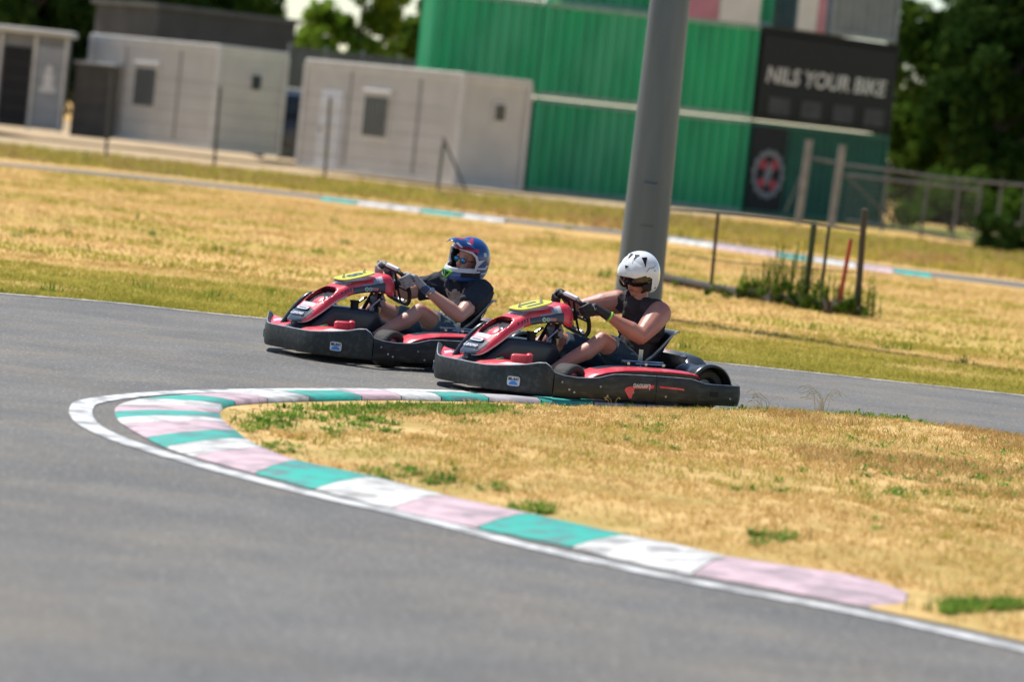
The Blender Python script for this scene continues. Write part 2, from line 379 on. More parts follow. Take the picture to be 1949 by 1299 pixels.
allp = [Vector((p[0], p[1])) for p in BX]+[Vector((p[0], p[1])) for p in G]; nb = len(BX)
res = geometry.delaunay_2d_cdt(allp, [(i, (i+1) % nb) for i in range(nb)], [tuple(range(nb))], 1, 1e-5)
PV = np.array([(v.x, v.y) for v in res[0]]); ZV = island_z(PV)
M_isl = nmat('sandy_dry_soil', (.66, .46, .20), (.50, .32, .12), 3.0, .95, bump=.9, bscale=40, obj=False, c3=(.40, .30, .10), s3=1.2, spec=.1)
mb = MB(); mb.add([(x, y, z) for (x, y), z in zip(PV, ZV)], [tuple(f) for f in res[2]])
tag(mb.build('island_soil', M_isl, angle=None), kind='structure')

# ---------------------------------------------------------------- grass
def blades(name, P, h, w, lean, mat, az=None, label=None, nseg=1):
    N = len(P); a = rng.uniform(0, 2*np.pi, N); la = rng.uniform(0, 2*np.pi, N) if az is None else az+rng.normal(0, .7, N)
    sx, sy = np.cos(a)*w/2, np.sin(a)*w/2; lx, ly = np.cos(la)*lean, np.sin(la)*lean
    v = np.zeros((N, 5, 3))
    v[:, 0] = P; v[:, 1] = P; v[:, 0, 0] -= sx; v[:, 0, 1] -= sy; v[:, 1, 0] += sx; v[:, 1, 1] += sy
    v[:, 2] = P; v[:, 3] = P; v[:, 2, 0] += sx*.8+lx*.35; v[:, 2, 1] += sy*.8+ly*.35; v[:, 3, 0] += -sx*.8+lx*.35; v[:, 3, 1] += -sy*.8+ly*.35; v[:, 2:4, 2] += (h*.62)[:, None]
    v[:, 4] = P; v[:, 4, 0] += lx; v[:, 4, 1] += ly; v[:, 4, 2] += h
    me = bpy.data.meshes.new(name); me.vertices.add(N*5); me.vertices.foreach_set('co', v.ravel())
    base = (np.arange(N)*5)[:, None]; loops = (base+np.array([0, 1, 2, 3, 3, 2, 4])).ravel()
    me.loops.add(N*7); me.loops.foreach_set('vertex_index', loops.astype(np.int32))
    st = (np.arange(N)*7)[:, None]+np.array([0, 4]); me.polygons.add(N*2); me.polygons.foreach_set('loop_start', st.ravel().astype(np.int32)); me.polygons.foreach_set('loop_total', np.tile([4, 3], N).astype(np.int32))
    me.update(calc_edges=True); me.materials.append(mat); o = bpy.data.objects.new(name, me); COL.objects.link(o); tag(o, label, None, None, 'stuff')
    o['category'] = 'grass'; return o
def noi2(P, s, seed=0.):
    return np.array([noise.fractal(Vector((x*s+seed, y*s, seed)), 1., 2., 3) for x, y in P])
M_straw = leafmat('straw_blades', (.52, .335, .112), (.83, .63, .285), 1.2, .25)
M_brown = leafmat('brown_blades', (.36, .22, .08), (.62, .45, .20), 3.0, .2)
M_ygr = leafmat('yellow_green_blades', (.26, .26, .035), (.60, .50, .13), 1.2, .35)
M_green = leafmat('green_blades', (.07, .15, .02), (.22, .34, .05), 2.0, .35)
def scatter(n, x0, x1, y0, y1):
    P = np.c_[rng.uniform(x0, x1, n), rng.uniform(y0, y1, n)]; return P
def clump(P, k, r):
    Q = np.repeat(P, k, 0); return Q+rng.normal(0, r, Q.shape)
def z3(P, zf=None): return np.c_[P, (zf(P) if zf is not None else np.zeros(len(P)))-.003]
P = scatter(34000, -1.9, 5.4, 13.6, 25.3); P = P[inside(P, BX)]; P = P[bdist(P, BX) > .05]
nz = noi2(P, .9, 3.1); bare = noi2(P, .7, 9.0)
d = bdist(P, BX); keep = (bare*1.4+.12+np.clip(d-.15, 0, 1.2)*.5 > rng.uniform(-.1, .55, len(P)))
P = P[keep]; Q = clump(P, 7, .022); Q = Q[inside(Q, BX)]
n = len(Q); blades('dry_grass', z3(Q, island_z), rng.uniform(.008, .035, n), rng.uniform(.003, .007, n), rng.uniform(.01, .045, n), M_straw, label='dry straw coloured grass covering the island inside the hairpin')
P = scatter(5200, -1.2, 5.4, 14, 25.2); P = P[inside(P, BX)]; g = noi2(P, .55, 21.); P = P[(g > .02) & (bdist(P, BX) > .2)]
Q = clump(P, 9, .03); n = len(Q); blades('olive_grass', z3(Q, island_z), rng.uniform(.015, .05, n), rng.uniform(.003, .006, n), rng.uniform(.01, .04, n), M_ygr, label='yellowish green grass patches on the island')
# brown, taller mat towards the right end of the island
P = scatter(9000, 1.6, 4.6, 19.8, 24.9); P = P[inside(P, BX)]; g = noi2(P, .5, 5.); P = P[(g+(P[:, 0]-2.4)*.25+(P[:, 1]-22)*.12+rng.normal(0, .22, len(P)) > .28)]
Q = clump(P, 8, .03); n = len(Q); blades('brown_grass', z3(Q, island_z), rng.uniform(.02, .055, n), rng.uniform(.003, .006, n), rng.uniform(.02, .05, n), M_brown, label='brown dried grass on the right end of the island')
# green weeds: patches named by where they grow
def pxpatch(lst):
    out = []
    for (x0, x1, y0, y1, n) in lst:
        for _ in range(n):
            p = gp(rng.uniform(x0, x1), rng.uniform(y0, y1), .04); out.append((p.x, p.y))
    return np.array(out)
def weeds(name, C, k, size, mat, label, zf=island_z, up_=.5):
    mbw_v = []; N = len(C)*k; P = np.repeat(C, k, 0)+rng.normal(0, .012, (N, 2)); z = zf(P) if zf is not None else np.zeros(N)
    a = rng.uniform(0, 2*np.pi, N); l = rng.uniform(.5, 1, N)*size; el = rng.uniform(.1, 1.2, N)*up_*1.3; wd = l*rng.uniform(.25, .42, N)
    d = np.c_[np.cos(a)*np.cos(el), np.sin(a)*np.cos(el), np.sin(el)]; s = np.c_[-np.sin(a), np.cos(a), np.zeros(N)]
    o0 = np.c_[P, z-.002]+d*(l*rng.uniform(0, .5, N))[:, None]; v = np.zeros((N, 5, 3))
    v[:, 0] = o0; v[:, 1] = o0+d*(l*.4)[:, None]+s*(wd/2)[:, None]; v[:, 2] = o0+d*(l*.8)[:, None]+s*(wd*.4)[:, None]
    v[:, 3] = o0+d*(l*.8)[:, None]-s*(wd*.4)[:, None]; v[:, 4] = o0+d*(l*.4)[:, None]-s*(wd/2)[:, None]
    me = bpy.data.meshes.new(name); me.from_pydata(v.reshape(-1, 3), [], (np.arange(N)*5)[:, None]+np.arange(5)); me.materials.append(mat)
    ob = bpy.data.objects.new(name, me); COL.objects.link(ob); tag(ob, label, 'weeds', None, 'stuff'); return ob
M_leaf = leafmat('weed_leaves', (.06, .15, .02), (.26, .40, .07), 2.5, .3)
C = pxpatch([(500, 1000, 767, 800, 95), (690, 940, 770, 800, 90), (610, 760, 775, 830, 40), (470, 560, 785, 815, 22), (700, 790, 885, 905, 14), (800, 870, 895, 915, 14), (920, 960, 920, 935, 5), (975, 1050, 950, 968, 14), (490, 560, 835, 860, 10), (1450, 1640, 780, 793, 100), (1640, 1850, 795, 815, 60), (1330, 1400, 775, 790, 14), (1000, 1330, 768, 785, 12), (1800, 1949, 1140, 1160, 60), (1440, 1510, 1020, 1035, 14), (880, 900, 810, 820, 4), (1180, 1300, 800, 860, 14), (1600, 1949, 840, 960, 60), (1400, 1949, 900, 1050, 12)])
cx = rng.uniform(1.45, 3.25, 230)+rng.normal(0, .05, 230); C = np.r_[C, np.c_[cx, np.interp(cx, [1.5, 2.42, 3.05, 3.4], [24.95, 25.1, 25.2, 25.25])-np.abs(rng.normal(.22, .16, 230))-.08]]
C = C[inside(C, BX)]; weeds('green_weeds', C, 22, .045, M_leaf, 'low green leafy weeds growing on the sandy island')
cx = rng.uniform(1.5, 3.3, 170); Cc = np.c_[cx, np.interp(cx, [1.5, 2.42, 3.05, 3.4], [24.95, 25.1, 25.2, 25.25])-np.abs(rng.normal(.25, .14, 170))-.1]; Cc = Cc[inside(Cc, BX)]; Cc = Cc[noi2(Cc, 1.9, 4.)+rng.normal(0, .12, len(Cc)) > -.04]
weeds('crest_weeds', Cc, 14, .058, M_leaf, 'taller green leafy weeds along the crest of the island behind the near kart', up_=.9)
Q = clump(C, 6, .08); Q = Q[inside(Q, BX)]; n = len(Q); blades('green_grass', z3(Q, island_z), rng.uniform(.015, .06, n), rng.uniform(.003, .007, n), rng.uniform(.01, .03, n), M_green, label='short green grass among the weeds of the island')
# soil crumbs and straw litter at the sandy lip
P = pxpatch([(430, 1400, 768, 800, 1500), (430, 1000, 800, 900, 500), (1200, 1800, 770, 860, 500)]); P = P[inside(P, BX)]
mb = MB()
for (x, y), z in zip(P, island_z(P)):
    s = random.uniform(.004, .013); mb.sph((x, y, z), (s, s*.8, s*.6), nu=5, nv=3)
tag(mb.build('soil_crumbs', M_isl, smooth=False), 'small crumbs of sandy soil on the lip of the island', 'soil', None, 'stuff')

# verge and field beyond the track
edge_x = np.array([p.x for p in outer_edge]); edge_y = np.array([p.y for p in outer_edge])
def ey(x): return np.interp(x, edge_x, edge_y)
P = scatter(26000, -5.6, 5.6, 0, 1); P[:, 1] = ey(P[:, 0])+.03+P[:, 1]**1.5*7.0; g = noi2(P, .6, 2.); mk = (g+.42-(P[:, 1]-32.6)*.11 > rng.uniform(-.2, .35, len(P)))
Q = clump(P[mk], 6, .035); Q = Q[Q[:, 1] > ey(Q[:, 0])]; n = len(Q); blades('verge_grass', z3(Q), rng.uniform(.012, .045, n), rng.uniform(.005, .010, n), rng.uniform(.01, .05, n), M_ygr, label='yellowish green mown grass along the outer edge of the track')
Q = clump(P[~mk], 5, .04); Q = Q[Q[:, 1] > ey(Q[:, 0])]; n = len(Q); blades('verge_straw', z3(Q), rng.uniform(.008, .03, n), rng.uniform(.006, .012, n), rng.uniform(.02, .06, n), M_straw, label='dry straw among the grass beyond the track')
P = scatter(36000, -12, 10.5, 36, 74); P = P[np.abs(P[:, 0]) < P[:, 1]*.15+.6]; fy = np.interp(P[:, 0], [-13, -10.1, -7.1, -5.5, -2.95, 0, 4.4, 6.2, 8.2, 11], [72.0, 72.0, 72.3, 71.0, 68.4, 66.0, 64.0, 61.5, 60.0, 58]); P = P[P[:, 1] < fy-.8]; g = noi2(P, .35, 12.); mk = g > .14
Q = clump(P[mk], 4, .07); n = len(Q); blades('field_green_grass', z3(Q), rng.uniform(.02, .06, n), rng.uniform(.012, .022, n), rng.uniform(.02, .08, n), M_ygr, label='greenish grass patches in the field behind the karts')
Q = clump(P[~mk], 4, .07); n = len(Q); blades('field_dry_grass', z3(Q), rng.uniform(.015, .05, n), rng.uniform(.012, .022, n), rng.uniform(.02, .08, n), M_straw, label='dry orange grass of the field behind the karts')
P = scatter(15000, -13.5, 14, 62, 92); P = P[np.abs(P[:, 0]) < P[:, 1]*.15+.6]; P = P[P[:, 1] > np.interp(P[:, 0], [-13, -10.1, -7.1, -5.5, -2.95, 0, 4.4, 6.2, 8.2, 11], [77, 77, 77.5, 76.5, 75.0, 72.5, 69.5, 67.2, 66, 64.5])]; gq = noi2(P, .45, 8.)+rng.normal(0, .1, len(P)) > -.05; Qs = clump(P[~gq], 4, .12); ns = len(Qs); blades('far_straw', z3(Qs), rng.uniform(.04, .15, ns), rng.uniform(.02, .04, ns), rng.uniform(.03, .12, ns), M_brown, label='brown dry grass strip between the far track and the fence'); Q = clump(P[gq], 4, .12); n = len(Q)
blades('far_grass', z3(Q), rng.uniform(.04, .17, n), rng.uniform(.02, .04, n), rng.uniform(.03, .12, n), M_ygr, label='rough green grass strip beside the far track and fence')
# single dark tufts in the field
C = pxpatch([(0, 700, 400, 560, 16), (900, 1180, 400, 560, 7), (1300, 1949, 610, 740, 7), (0, 500, 560, 580, 4)])
C = C[C[:, 1] > ey(C[:, 0])+.3]; Q = clump(C, 22, .05); n = len(Q); blades('field_tufts', z3(Q), rng.uniform(.03, .11, n), rng.uniform(.008, .015, n), rng.uniform(.01, .05, n), M_green, label='scattered darker green tufts in the dry field')

# ---------------------------------------------------------------- far track, gravel road
def sheet(name, L_, z, mat):
    a, b = L_; n = len(a); mb = MB(); mb.add([(p.x, p.y, z) for p in a]+[(p.x, p.y, z) for p in b], [(i, i+1, n+i+1, n+i) for i in range(n-1)])
    return tag(mb.build(name, mat, smooth=False), kind='structure')
fn = catmull([gp(-200, 297), gp(0, 315), gp(300, 345), gp(560, 374), gp(760, 398), gp(1000, 428), gp(1250, 455), gp(1480, 488), gp(1700, 519), gp(1949, 549), gp(2200, 584)], 4)
ff = [p+Vector((.5, 3.0, 0)) for p in fn]
sheet('far_asphalt_track', (fn, ff), .006, M_asph)
fk = thing('far_kerb', 'distant painted kerb of teal and white blocks edging the far track', 'kerb', (0, 0, 0))
for (x0, x1, c) in ((610, 680, 't'), (680, 745, 'w'), (745, 800, 'w'), (800, 880, 't'), (880, 960, 'w'), (1270, 1360, 'w'), (1360, 1478, 'p'), (1478, 1545, 't'), (1545, 1625, 'w'), (1625, 1697, 'p'), (1697, 1768, 't')):
    q = []
    for x in (x0+1, (x0+x1)/2, x1-1):
        a = None
        for i in range(len(fn)-1):
            pass
        y = np.interp(x, [0, 300, 560, 760, 1000, 1250, 1480, 1700, 1949], [315, 345, 374, 398, 428, 455, 488, 519, 549]); q.append(gp(x, y+1))
    b_ = MB(); b_.loft([[p+Vector((0, -.5, .008)), p+Vector((0, -.35, .05)), p+Vector((.05, .5, .055)), p+Vector((.05, .6, .01))] for p in q], closed=False, caps=False)
    b_.build('kerb_block', CM[c], fk, angle=60)
M_sand = nmat('pale_gravel', (.50, .38, .24), (.40, .29, .17), 1.2, .95, bump=.6, bscale=9, obj=False, spec=.1)
ra = [gp(-200, 275), gp(60, 292), gp(300, 312), gp(560, 333), gp(700, 350), gp(860, 376), gp(1150, 400), gp(1440, 416), gp(1500, 419)]
rb = [gp(-200, 250), gp(60, 262), gp(300, 283), gp(560, 305), gp(700, 318), gp(860, 348), gp(1150, 388), gp(1440, 410), gp(1500, 417)]
sheet('gravel_road', (catmull(ra, 4), catmull(rb, 4)), .012, M_sand)
# ---------------------------------------------------------------- buildings and containers
M_cab = nmat('cream_panel', (.54, .515, .47), (.48, .455, .415), 1.5, .6, obj=True)
M_cabl = nmat('pale_trim', (.60, .58, .54), (.52, .50, .465), 2, .5)
M_cabj = nmat('grey_joint', (.30, .29, .28), (.24, .23, .22), 3, .6)
M_dglass = nmat('dark_window_glass', (.03, .035, .04), None, rough=.12)
M_bar = nmat('galvanised_bar', (.42, .43, .44), (.34, .35, .36), 6, .45, metal=.7)
M_doorw = nmat('white_door', (.62, .63, .66), (.55, .56, .59), 2, .45)
M_dark = nmat('dark_grey_steel', (.045, .047, .05), (.06, .06, .062), 4, .6)
def basis(p0, ux):
    a = math.atan2(ux[1], ux[0]); return Vector(p0), a
def cabin(p0, ang, L_, W, H, label, door_x, win_x, joints, rail=True):
    """local x along the long wall from the near corner, local y inwards (mirrored frame handled by y sign)"""
    t = thing('prefab_cabin', label, 'cabin', p0, ang, 'prefabricated cabins behind the fence')
    w = MB(); w.box((L_/2, -W/2, H/2), (L_, W, H-.02)); w.build('wall', M_cab, t, smooth=False)
    r = MB(); r.box((L_/2, -W/2, H+.03), (L_+.1, W+.1, .10), bev=.02); r.box((L_/2, .012, H-.10), (L_+.04, .03, .14)); r.box((-.012, -W/2, H-.10), (.03, W+.04, .14))
    r.build('roof', M_cabl, t, smooth=False)
    b = MB(); b.box((L_/2, .014, .07), (L_+.04, .034, .13)); b.box((-.014, -W/2, .07), (.034, W+.04, .13)); b.build('base_rail', M_cabl, t, smooth=False)
    for x, y in ((0, 0), (L_, 0), (0, -W)):
        c = MB(); c.box((x, y, H/2), (.13, .13, H-.05), bev=.015); c.build('corner_post', M_cabl, t, smooth=False)
    for x in joints:
        c = MB(); c.box((x, .01, H/2), (.07, .03, H-.35)); c.build('panel_joint', M_cabj, t, smooth=False)
    d = MB(); d.box((door_x, .022, 1.05), (.86, .05, 2.05), bev=.012); dd = d.build('door', M_doorw, t, smooth=False)
    d = MB(); d.box((door_x+.33, .06, 1.05), (.04, .05, .14), bev=.01); d.build('handle', M_dark, dd)
    d = MB()
    for k in range(3): d.box((door_x, .052, .5+.55*k), (.62, .012, .42))
    d.build('door_panel', M_cabl, dd, smooth=False)
    f = MB(); f.box((win_x, .02, 1.52), (1.05, .05, 1.2), bev=.01); ff_ = f.build('window', M_cabl, t, smooth=False)
    g = MB(); g.box((win_x, .05, 1.52), (.88, .012, 1.02)); g.build('pane', M_dglass, ff_, smooth=False)
    for k in range(7):
        g = MB(); g.tube([(win_x-.42+.14*k, .09, 1.0), (win_x-.42+.14*k, .09, 2.06)], .011, 6); g.build('window_bar', M_bar, ff_)
    g = MB(); g.box((win_x, .05, 2.17), (1.1, .1, .1), bev=.02); g.build('shutter_box', M_cabl, ff_, smooth=False)
    f = MB(); f.box((-.02, -1.35, 1.95), (.05, .52, .56), bev=.01); ff_ = f.build('window', M_cabl, t, smooth=False, label='small square end window')
    g = MB(); g.box((-.05, -1.35, 1.95), (.012, .34, .40)); g.build('pane', M_dglass, ff_, smooth=False)
    return t
A1 = math.atan2(.71, -.70)
p1 = ap(862, 350, 97); p2 = ap(400, 283, 104)
c1 = cabin((p1.x, p1.y, .09), A1, 6.0, 2.35, 2.78, 'cream prefab cabin in front of the green containers, barred window in its long side', 4.85, 3.1, (1.55, 4.2), True)
c2 = cabin((p2.x, p2.y, .24), A1, 5.6, 2.4, 2.78, 'grey cream prefab cabin left of the parked dark van, further left than the other', 4.9, 3.0, (1.6, 4.0), True)
# yard in front of and around the cabins
ya = catmull(rb, 4); yard = []
mb = MB(); nA = len(ya) if False else len(catmull(rb, 4)); Yf = catmull(rb, 4)
rows = []
for k in range(7):
    f = k/6; rows.append([Vector((p.x*(1+.25*f), p.y+(130-p.y)*f, .010+ss(0, .45, f)*(.30*ss(4, -9, p.x)+.04))) for p in Yf])
mb.loft(rows, closed=False, caps=False)
tag(mb.build('gravel_yard', M_sand), kind='structure')

M_grn = nmat('green_container_paint', (.010, .44, .17), (.012, .32, .14), 1.4, .42, bump=.1, bscale=5, c3=(.05, .42, .20), s3=.9, stretch=(1, 1, .3))
M_grd = nmat('dark_green_paint', (.008, .13, .08), (.012, .10, .07), 1.4, .5)
M_rail = nmat('faded_green_rail', (.16, .34, .24), (.30, .42, .34), 3, .6)
M_blk = nmat('black_banner_vinyl', (.010, .010, .012), (.016, .016, .018), 2, .55, spec=.25)
M_gry = nmat('grey_corrugated_steel', (.25, .28, .30), (.20, .23, .25), 2, .55)
M_wht = nmat('white_sign_vinyl', (.66, .64, .62), (.58, .56, .55), 2, .5)
M_redv = nmat('red_sign_vinyl', (.50, .20, .27), (.42, .17, .22), 2, .5)
def container(p0, ang, label, mat, rail, L_=6.06, W=2.44, H=2.59, group='stacked shipping containers', doors=False):
    t = thing('shipping_container', label, 'container', p0, ang, group)
    # corrugated long front wall (local -y side is the front), profile as real folds
    def corr(n0, n1, length, pitch=.278, dep=.085):
        pts = []; n = int(length/pitch); pitch = length/n
        for k in range(n):
            x = k*pitch
            for a, b in ((0, 0), (.36, 0), (.5, dep), (.86, dep)): pts.append((x+a*pitch, b))
        pts.append((length, 0)); return pts
    pr = corr(0, 0, L_-.24)
    w = MB(); w.loft([[(.12+x, -.0+b+.03, z) for x, b in pr] for z in (.15, H-.13)], closed=False, caps=False)
    w.build('front_wall', mat, t, smooth=False)
    w = MB(); w.box((L_/2, W/2+.04, H/2), (L_-.1, W-.16, H-.14)); w.build('body', mat, t, smooth=False)
    w = MB(); pr2 = corr(0, 0, W-.3)
    w.loft([[(L_-.03-b, .15+x, z) for x, b in pr2] for z in (.15, H-.13)], closed=False, caps=False); w.build('end_wall', mat, t, smooth=False); w = MB()
    w.loft([[(.03+b, .15+x, z) for x, b in pr2] for z in (.15, H-.13)], closed=False, caps=False); w.build('end_wall', mat, t, smooth=False)
    for z in (.075, H-.065):
        r = MB(); r.box((L_/2, .045, z), (L_-.26, .09, .14 if z < 1 else .12)); r.build('rail', rail, t, smooth=False)
    for x in (.065, L_-.065):
        r = MB(); r.box((x, .06, H/2), (.13, .12, H-.02)); r.build('corner_post', mat, t, smooth=False)
    for x in (.09, L_-.09):
        for z in (.06, H-.06):
            r = MB(); r.box((x, .07, z), (.185, .17, .12), bev=.015); r.build('corner_casting', rail, t, smooth=False)
    return t
q0 = ap(1000, 372, 105); q0.z = 0; AC = math.atan2(2.0, 6.2)*.6
ca, sa = math.cos(AC), math.sin(AC)
def cpos(dx, z): return (q0.x+dx*ca, q0.y+dx*sa, z)
container(cpos(0, 0), AC, 'green container at ground level behind the light pole', M_grn, M_rail)
container(cpos(-3.05, 0), AC, 'green container at ground level hidden behind the cream cabin', M_grd, M_rail, L_=3.0)
container(cpos(0, 2.62), AC, 'green container on the second level, directly behind the light pole', M_grn, M_rail)
container(cpos(-3.05, 2.62), AC, 'green container on the second level above the cream cabin roof', M_grn, M_rail, L_=3.0)
container(cpos(-3.05, 5.24), AC, 'top green container on the left stack, cut by the top of the photo', M_grn, M_rail, L_=3.0)
container((q0.x+.4, q0.y+1.6, 5.24), AC, 'top green container set back behind the red and white sign boards', M_grn, M_rail)
for i, (x0, x1, ma, lb) in enumerate(((3.95, 4.85, M_redv, 'faded red sign board standing on the green container roof'), (4.88, 6.0, M_wht, 'white sign board at the right end of the green container roof'))):
    s = thing('sign_board', lb, 'sign', cpos(x0, 5.22), AC, 'sign boards on the container roof')
    b = MB(); b.box(((x1-x0)/2, .02, .55), (x1-x0, .05, 1.1), bev=.008); b.build('board', ma, s, smooth=False)
    b = MB(); b.box((.06, .07, .5), (.05, .05, 1.0)); b.build('batten', M_bar, s, smooth=False)
# black and dark green stack turned away to the right
AT = R(46); tb = cpos(6.12, 0); ux, uy = math.cos(AT), math.sin(AT)
def tpos(d, z, off=0): return (tb[0]+d*ux+off*uy, tb[1]+d*uy-off*ux, z)
container(tpos(0, 0), AT, 'dark green container at ground level right of the bright green one, emblem on its corner', M_grd, M_grd, group='containers of the right hand stack')
tk = container(tpos(0, 2.62), AT, 'black container with white lettering on the second level', M_blk, M_blk, group='containers of the right hand stack')
container(tpos(2.9, 5.24), AT, 'grey corrugated container on top of the black one', M_gry, M_gry, L_=3.0, group='containers of the right hand stack')
s = thing('sign_board', 'white and red sign board on top of the black container', 'sign', tpos(1.4, 5.24, .02), AT, 'sign boards on the container roof')
b = MB(); b.box((.6, .0, .55), (1.2, .05, 1.1)); b.build('board', M_wht, s, smooth=False)
b = MB(); b.box((1.0, -.035, .55), (.34, .02, 1.1)); b.build('red_stripe', M_redv, s, smooth=False)
bn = thing('banner', 'black banner lettered YOUR BIKE in white on the upper black container', 'banner', tpos(.05, 2.7, .05), AT)
b = MB(); b.box((2.95, 0, 1.2), (5.9, .03, 2.2), bev=.006); b.build('cloth', M_blk, bn, smooth=False)
text('NILS YOUR BIKE', .62, M_wht, 'lettering', bn, frameM((2.85, -.025, 1.18), (1, 0, 0), (0, -1, 0)), .004, bold=.012, shear=.12, sx=1.17)
b = MB()
for k in range(4):
    b = MB(); b.box((.9+1.4*k, -.03, .35), (.9, .012, .5)); b.build('grey_print', nmat('dark_grey_print', (.05, .05, .055), (.035, .035, .04), 3, .6), bn, smooth=False)
em = thing('round_emblem', 'round white and red gear emblem on a black panel at the container corner', 'emblem', tpos(.02, .1, .06), AT)
b = MB(); b.box((.75, 0, 1.2), (1.5, .03, 2.3), bev=.006); b.build('panel', M_blk, em, smooth=False)
C0 = Vector((.78, -.02, 1.05))
b = MB()
for k in range(28):     # toothed ring
    a0, a1 = 2*math.pi*k/28, 2*math.pi*(k+1)/28; ro = .70 if k % 2 else .64
    P_ = [C0+Vector((r*math.cos(a), 0, r*math.sin(a))) for a, r in ((a0, .52), (a0, ro), (a1, ro), (a1, .52))]
    b.add(P_+[p+Vector((0, -.012, 0)) for p in P_], [(0, 1, 2, 3), (7, 6, 5, 4), (0, 4, 5, 1), (1, 5, 6, 2), (2, 6, 7, 3), (3, 7, 4, 0)])
b.box(C0+Vector((0, -.006, 0)), (.26, .012, .62), rot=Matrix.Rotation(R(20), 3, 'Y')); b.build('white_ring', nmat('faded_emblem_white', (.26, .26, .27), (.18, .18, .19), 6, .6), em, smooth=False)
b = MB()
for a0, a1 in ((.5, 1.25), (-1.25, -.5), (2.0, 2.7), (-2.7, -2.0)):
    n = 8; P_ = [C0+Vector((r*math.cos(a), -.014, r*math.sin(a))) for r in (.22, .48) for a in [a0+(a1-a0)*k/n for k in range(n+1)]]
    b = MB(); b.add(P_, [(k, k+1, n+2+k, n+1+k) for k in range(n)]); b.build('red_segment', nmat('emblem_red', (.50, .03, .06), None, rough=.5), em, smooth=False)

# kiosk and brown store at the far left
k0 = ap(118, 275, 106)
ki = thing('kiosk', 'pale framed kiosk with dark doorways at the left edge', 'kiosk', (k0.x-3.3, k0.y, .25), R(4))
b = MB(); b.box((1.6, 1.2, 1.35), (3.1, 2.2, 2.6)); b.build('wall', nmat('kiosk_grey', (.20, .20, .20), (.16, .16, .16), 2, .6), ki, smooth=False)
b = MB(); b.box((1.6, 1.15, 2.72), (3.4, 2.6, .16), bev=.03); b.build('roof', M_cabl, ki, smooth=False)
for x in (.1, 1.35, 2.3, 3.15):
    b = MB(); b.box((x, .05, 1.3), (.09, .09, 2.6), bev=.01); b.build('post', M_cabl, ki, smooth=False)
for x in (.72, 1.83):
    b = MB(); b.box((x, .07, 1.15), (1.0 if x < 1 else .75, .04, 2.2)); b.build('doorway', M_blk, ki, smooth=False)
dr = MB(); dr.box((2.73, .07, 1.2), (.74, .05, 2.3), bev=.01); dd = dr.build('door', nmat('kiosk_door_grey', (.30, .31, .32), (.25, .26, .27), 2, .5), ki, smooth=False)
dr = MB(); dr.sph((2.73, .04, 1.72), (.10, .012, .12)); dr.box((2.73, .036, 1.4), (.26, .012, .38), bev=.004); dr.box((2.73, .036, 1.14), (.44, .012, .12), bev=.004); dr.build('pictogram', M_wht, dd)
st = thing('store_box', 'dark brown store box between the kiosk and the cabin', 'store box', (k0.x+.15, k0.y+.6, .2), R(4))
b = MB(); b.box((.5, .9, 1.0), (1.1, 1.8, 2.0), bev=.02); b.build('body', nmat('brown_board', (.07, .06, .05), (.05, .045, .04), 3, .7), st, smooth=False)
b = MB(); b.box((.5, .9, 2.05), (1.25, 2.0, .09), bev=.02); b.build('lid', M_cabj, st, smooth=False)
# dark shed behind the left cabin and netted fence to its right
s0 = ap(285, 200, 121); s1 = ap(545, 230, 124)
sh = thing('dark_shed', 'dark flat roofed shed behind the left cabin', 'shed', (s0.x, s0.y, 0), math.atan2(s1.y-s0.y, s1.x-s0.x))
Ls = (s1-s0).length
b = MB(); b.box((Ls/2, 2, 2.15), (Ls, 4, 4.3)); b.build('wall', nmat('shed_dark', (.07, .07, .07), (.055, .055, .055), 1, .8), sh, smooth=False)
b = MB(); b.box((Ls/2, 2, 4.36), (Ls+.3, 4.3, .14)); b.build('roof', nmat('shed_roof', (.13, .13, .12), (.1, .1, .1), 2, .8), sh, smooth=False)
n0 = ap(540, 200, 117); nf = thing('netted_fence', 'tall grey shade net fence between the cabins and the green containers', 'fence', (n0.x, n0.y, 0), 0)
M_net = nmat('grey_shade_net', (.13, .13, .125), (.09, .09, .085), 30, .9, c3=(.16, .17, .14), s3=2)
for k in range(5):
    b = MB(); b.box((.55+1.12*k, 0, 1.75), (1.08, .02, 3.4)); b.build('net_panel', M_net, nf, smooth=False)
for k in range(6):
    b = MB(); b.tube([(1.12*k, .05, 0), (1.12*k, .05, 3.55)], .04, 8); b.build('post', M_bar, nf)

# parked van between the cabins
v0 = ap(545, 292, 110); vn = thing('parked_van', 'dark van with a pale roof parked between the two cabins', 'van', (v0.x, v0.y, .12), R(97))
prof_ = [(-2.1, .35), (-2.15, .9), (-2.0, 1.25), (-1.75, 1.85), (-1.45, 1.98), (1.2, 1.98), (1.6, 1.75), (2.0, 1.15), (2.75, .98), (2.9, .75), (2.9, .35)]
M_van = nmat('dark_van_paint', (.02, .022, .028), None, rough=.25, coat=.6)
b = MB()
rings = []
for y, sc in ((-.9, .94), (-.86, .99), (-.6, 1.0), (.6, 1.0), (.86, .99), (.9, .94)):
    rings.append([(x*(.98 if abs(y) > .8 else 1), y*(1 if z < 1.1 else 1-.12*(z-1.1)), .35+(z-.35)*sc) for x, z in prof_])
b.loft(rings); vb = b.build('body', M_van, vn)
b = MB(); b.box((-.1, 0, 2.0), (2.7, 1.45, .07), bev=.02); b.build('roof', M_cabl, vn)
b = MB(); b.box((-2.02, 0, 1.5), (.03, 1.3, .5), rot=Matrix.Rotation(R(22), 3, 'Y'), bev=.01); b.build('rear_window', M_dglass, vn)
for y in (-.9, .9):
    b = MB(); b.box((-.3, y*.985, 1.5), (2.4, .03, .45), bev=.01); b.build('side_window', M_dglass, vn)
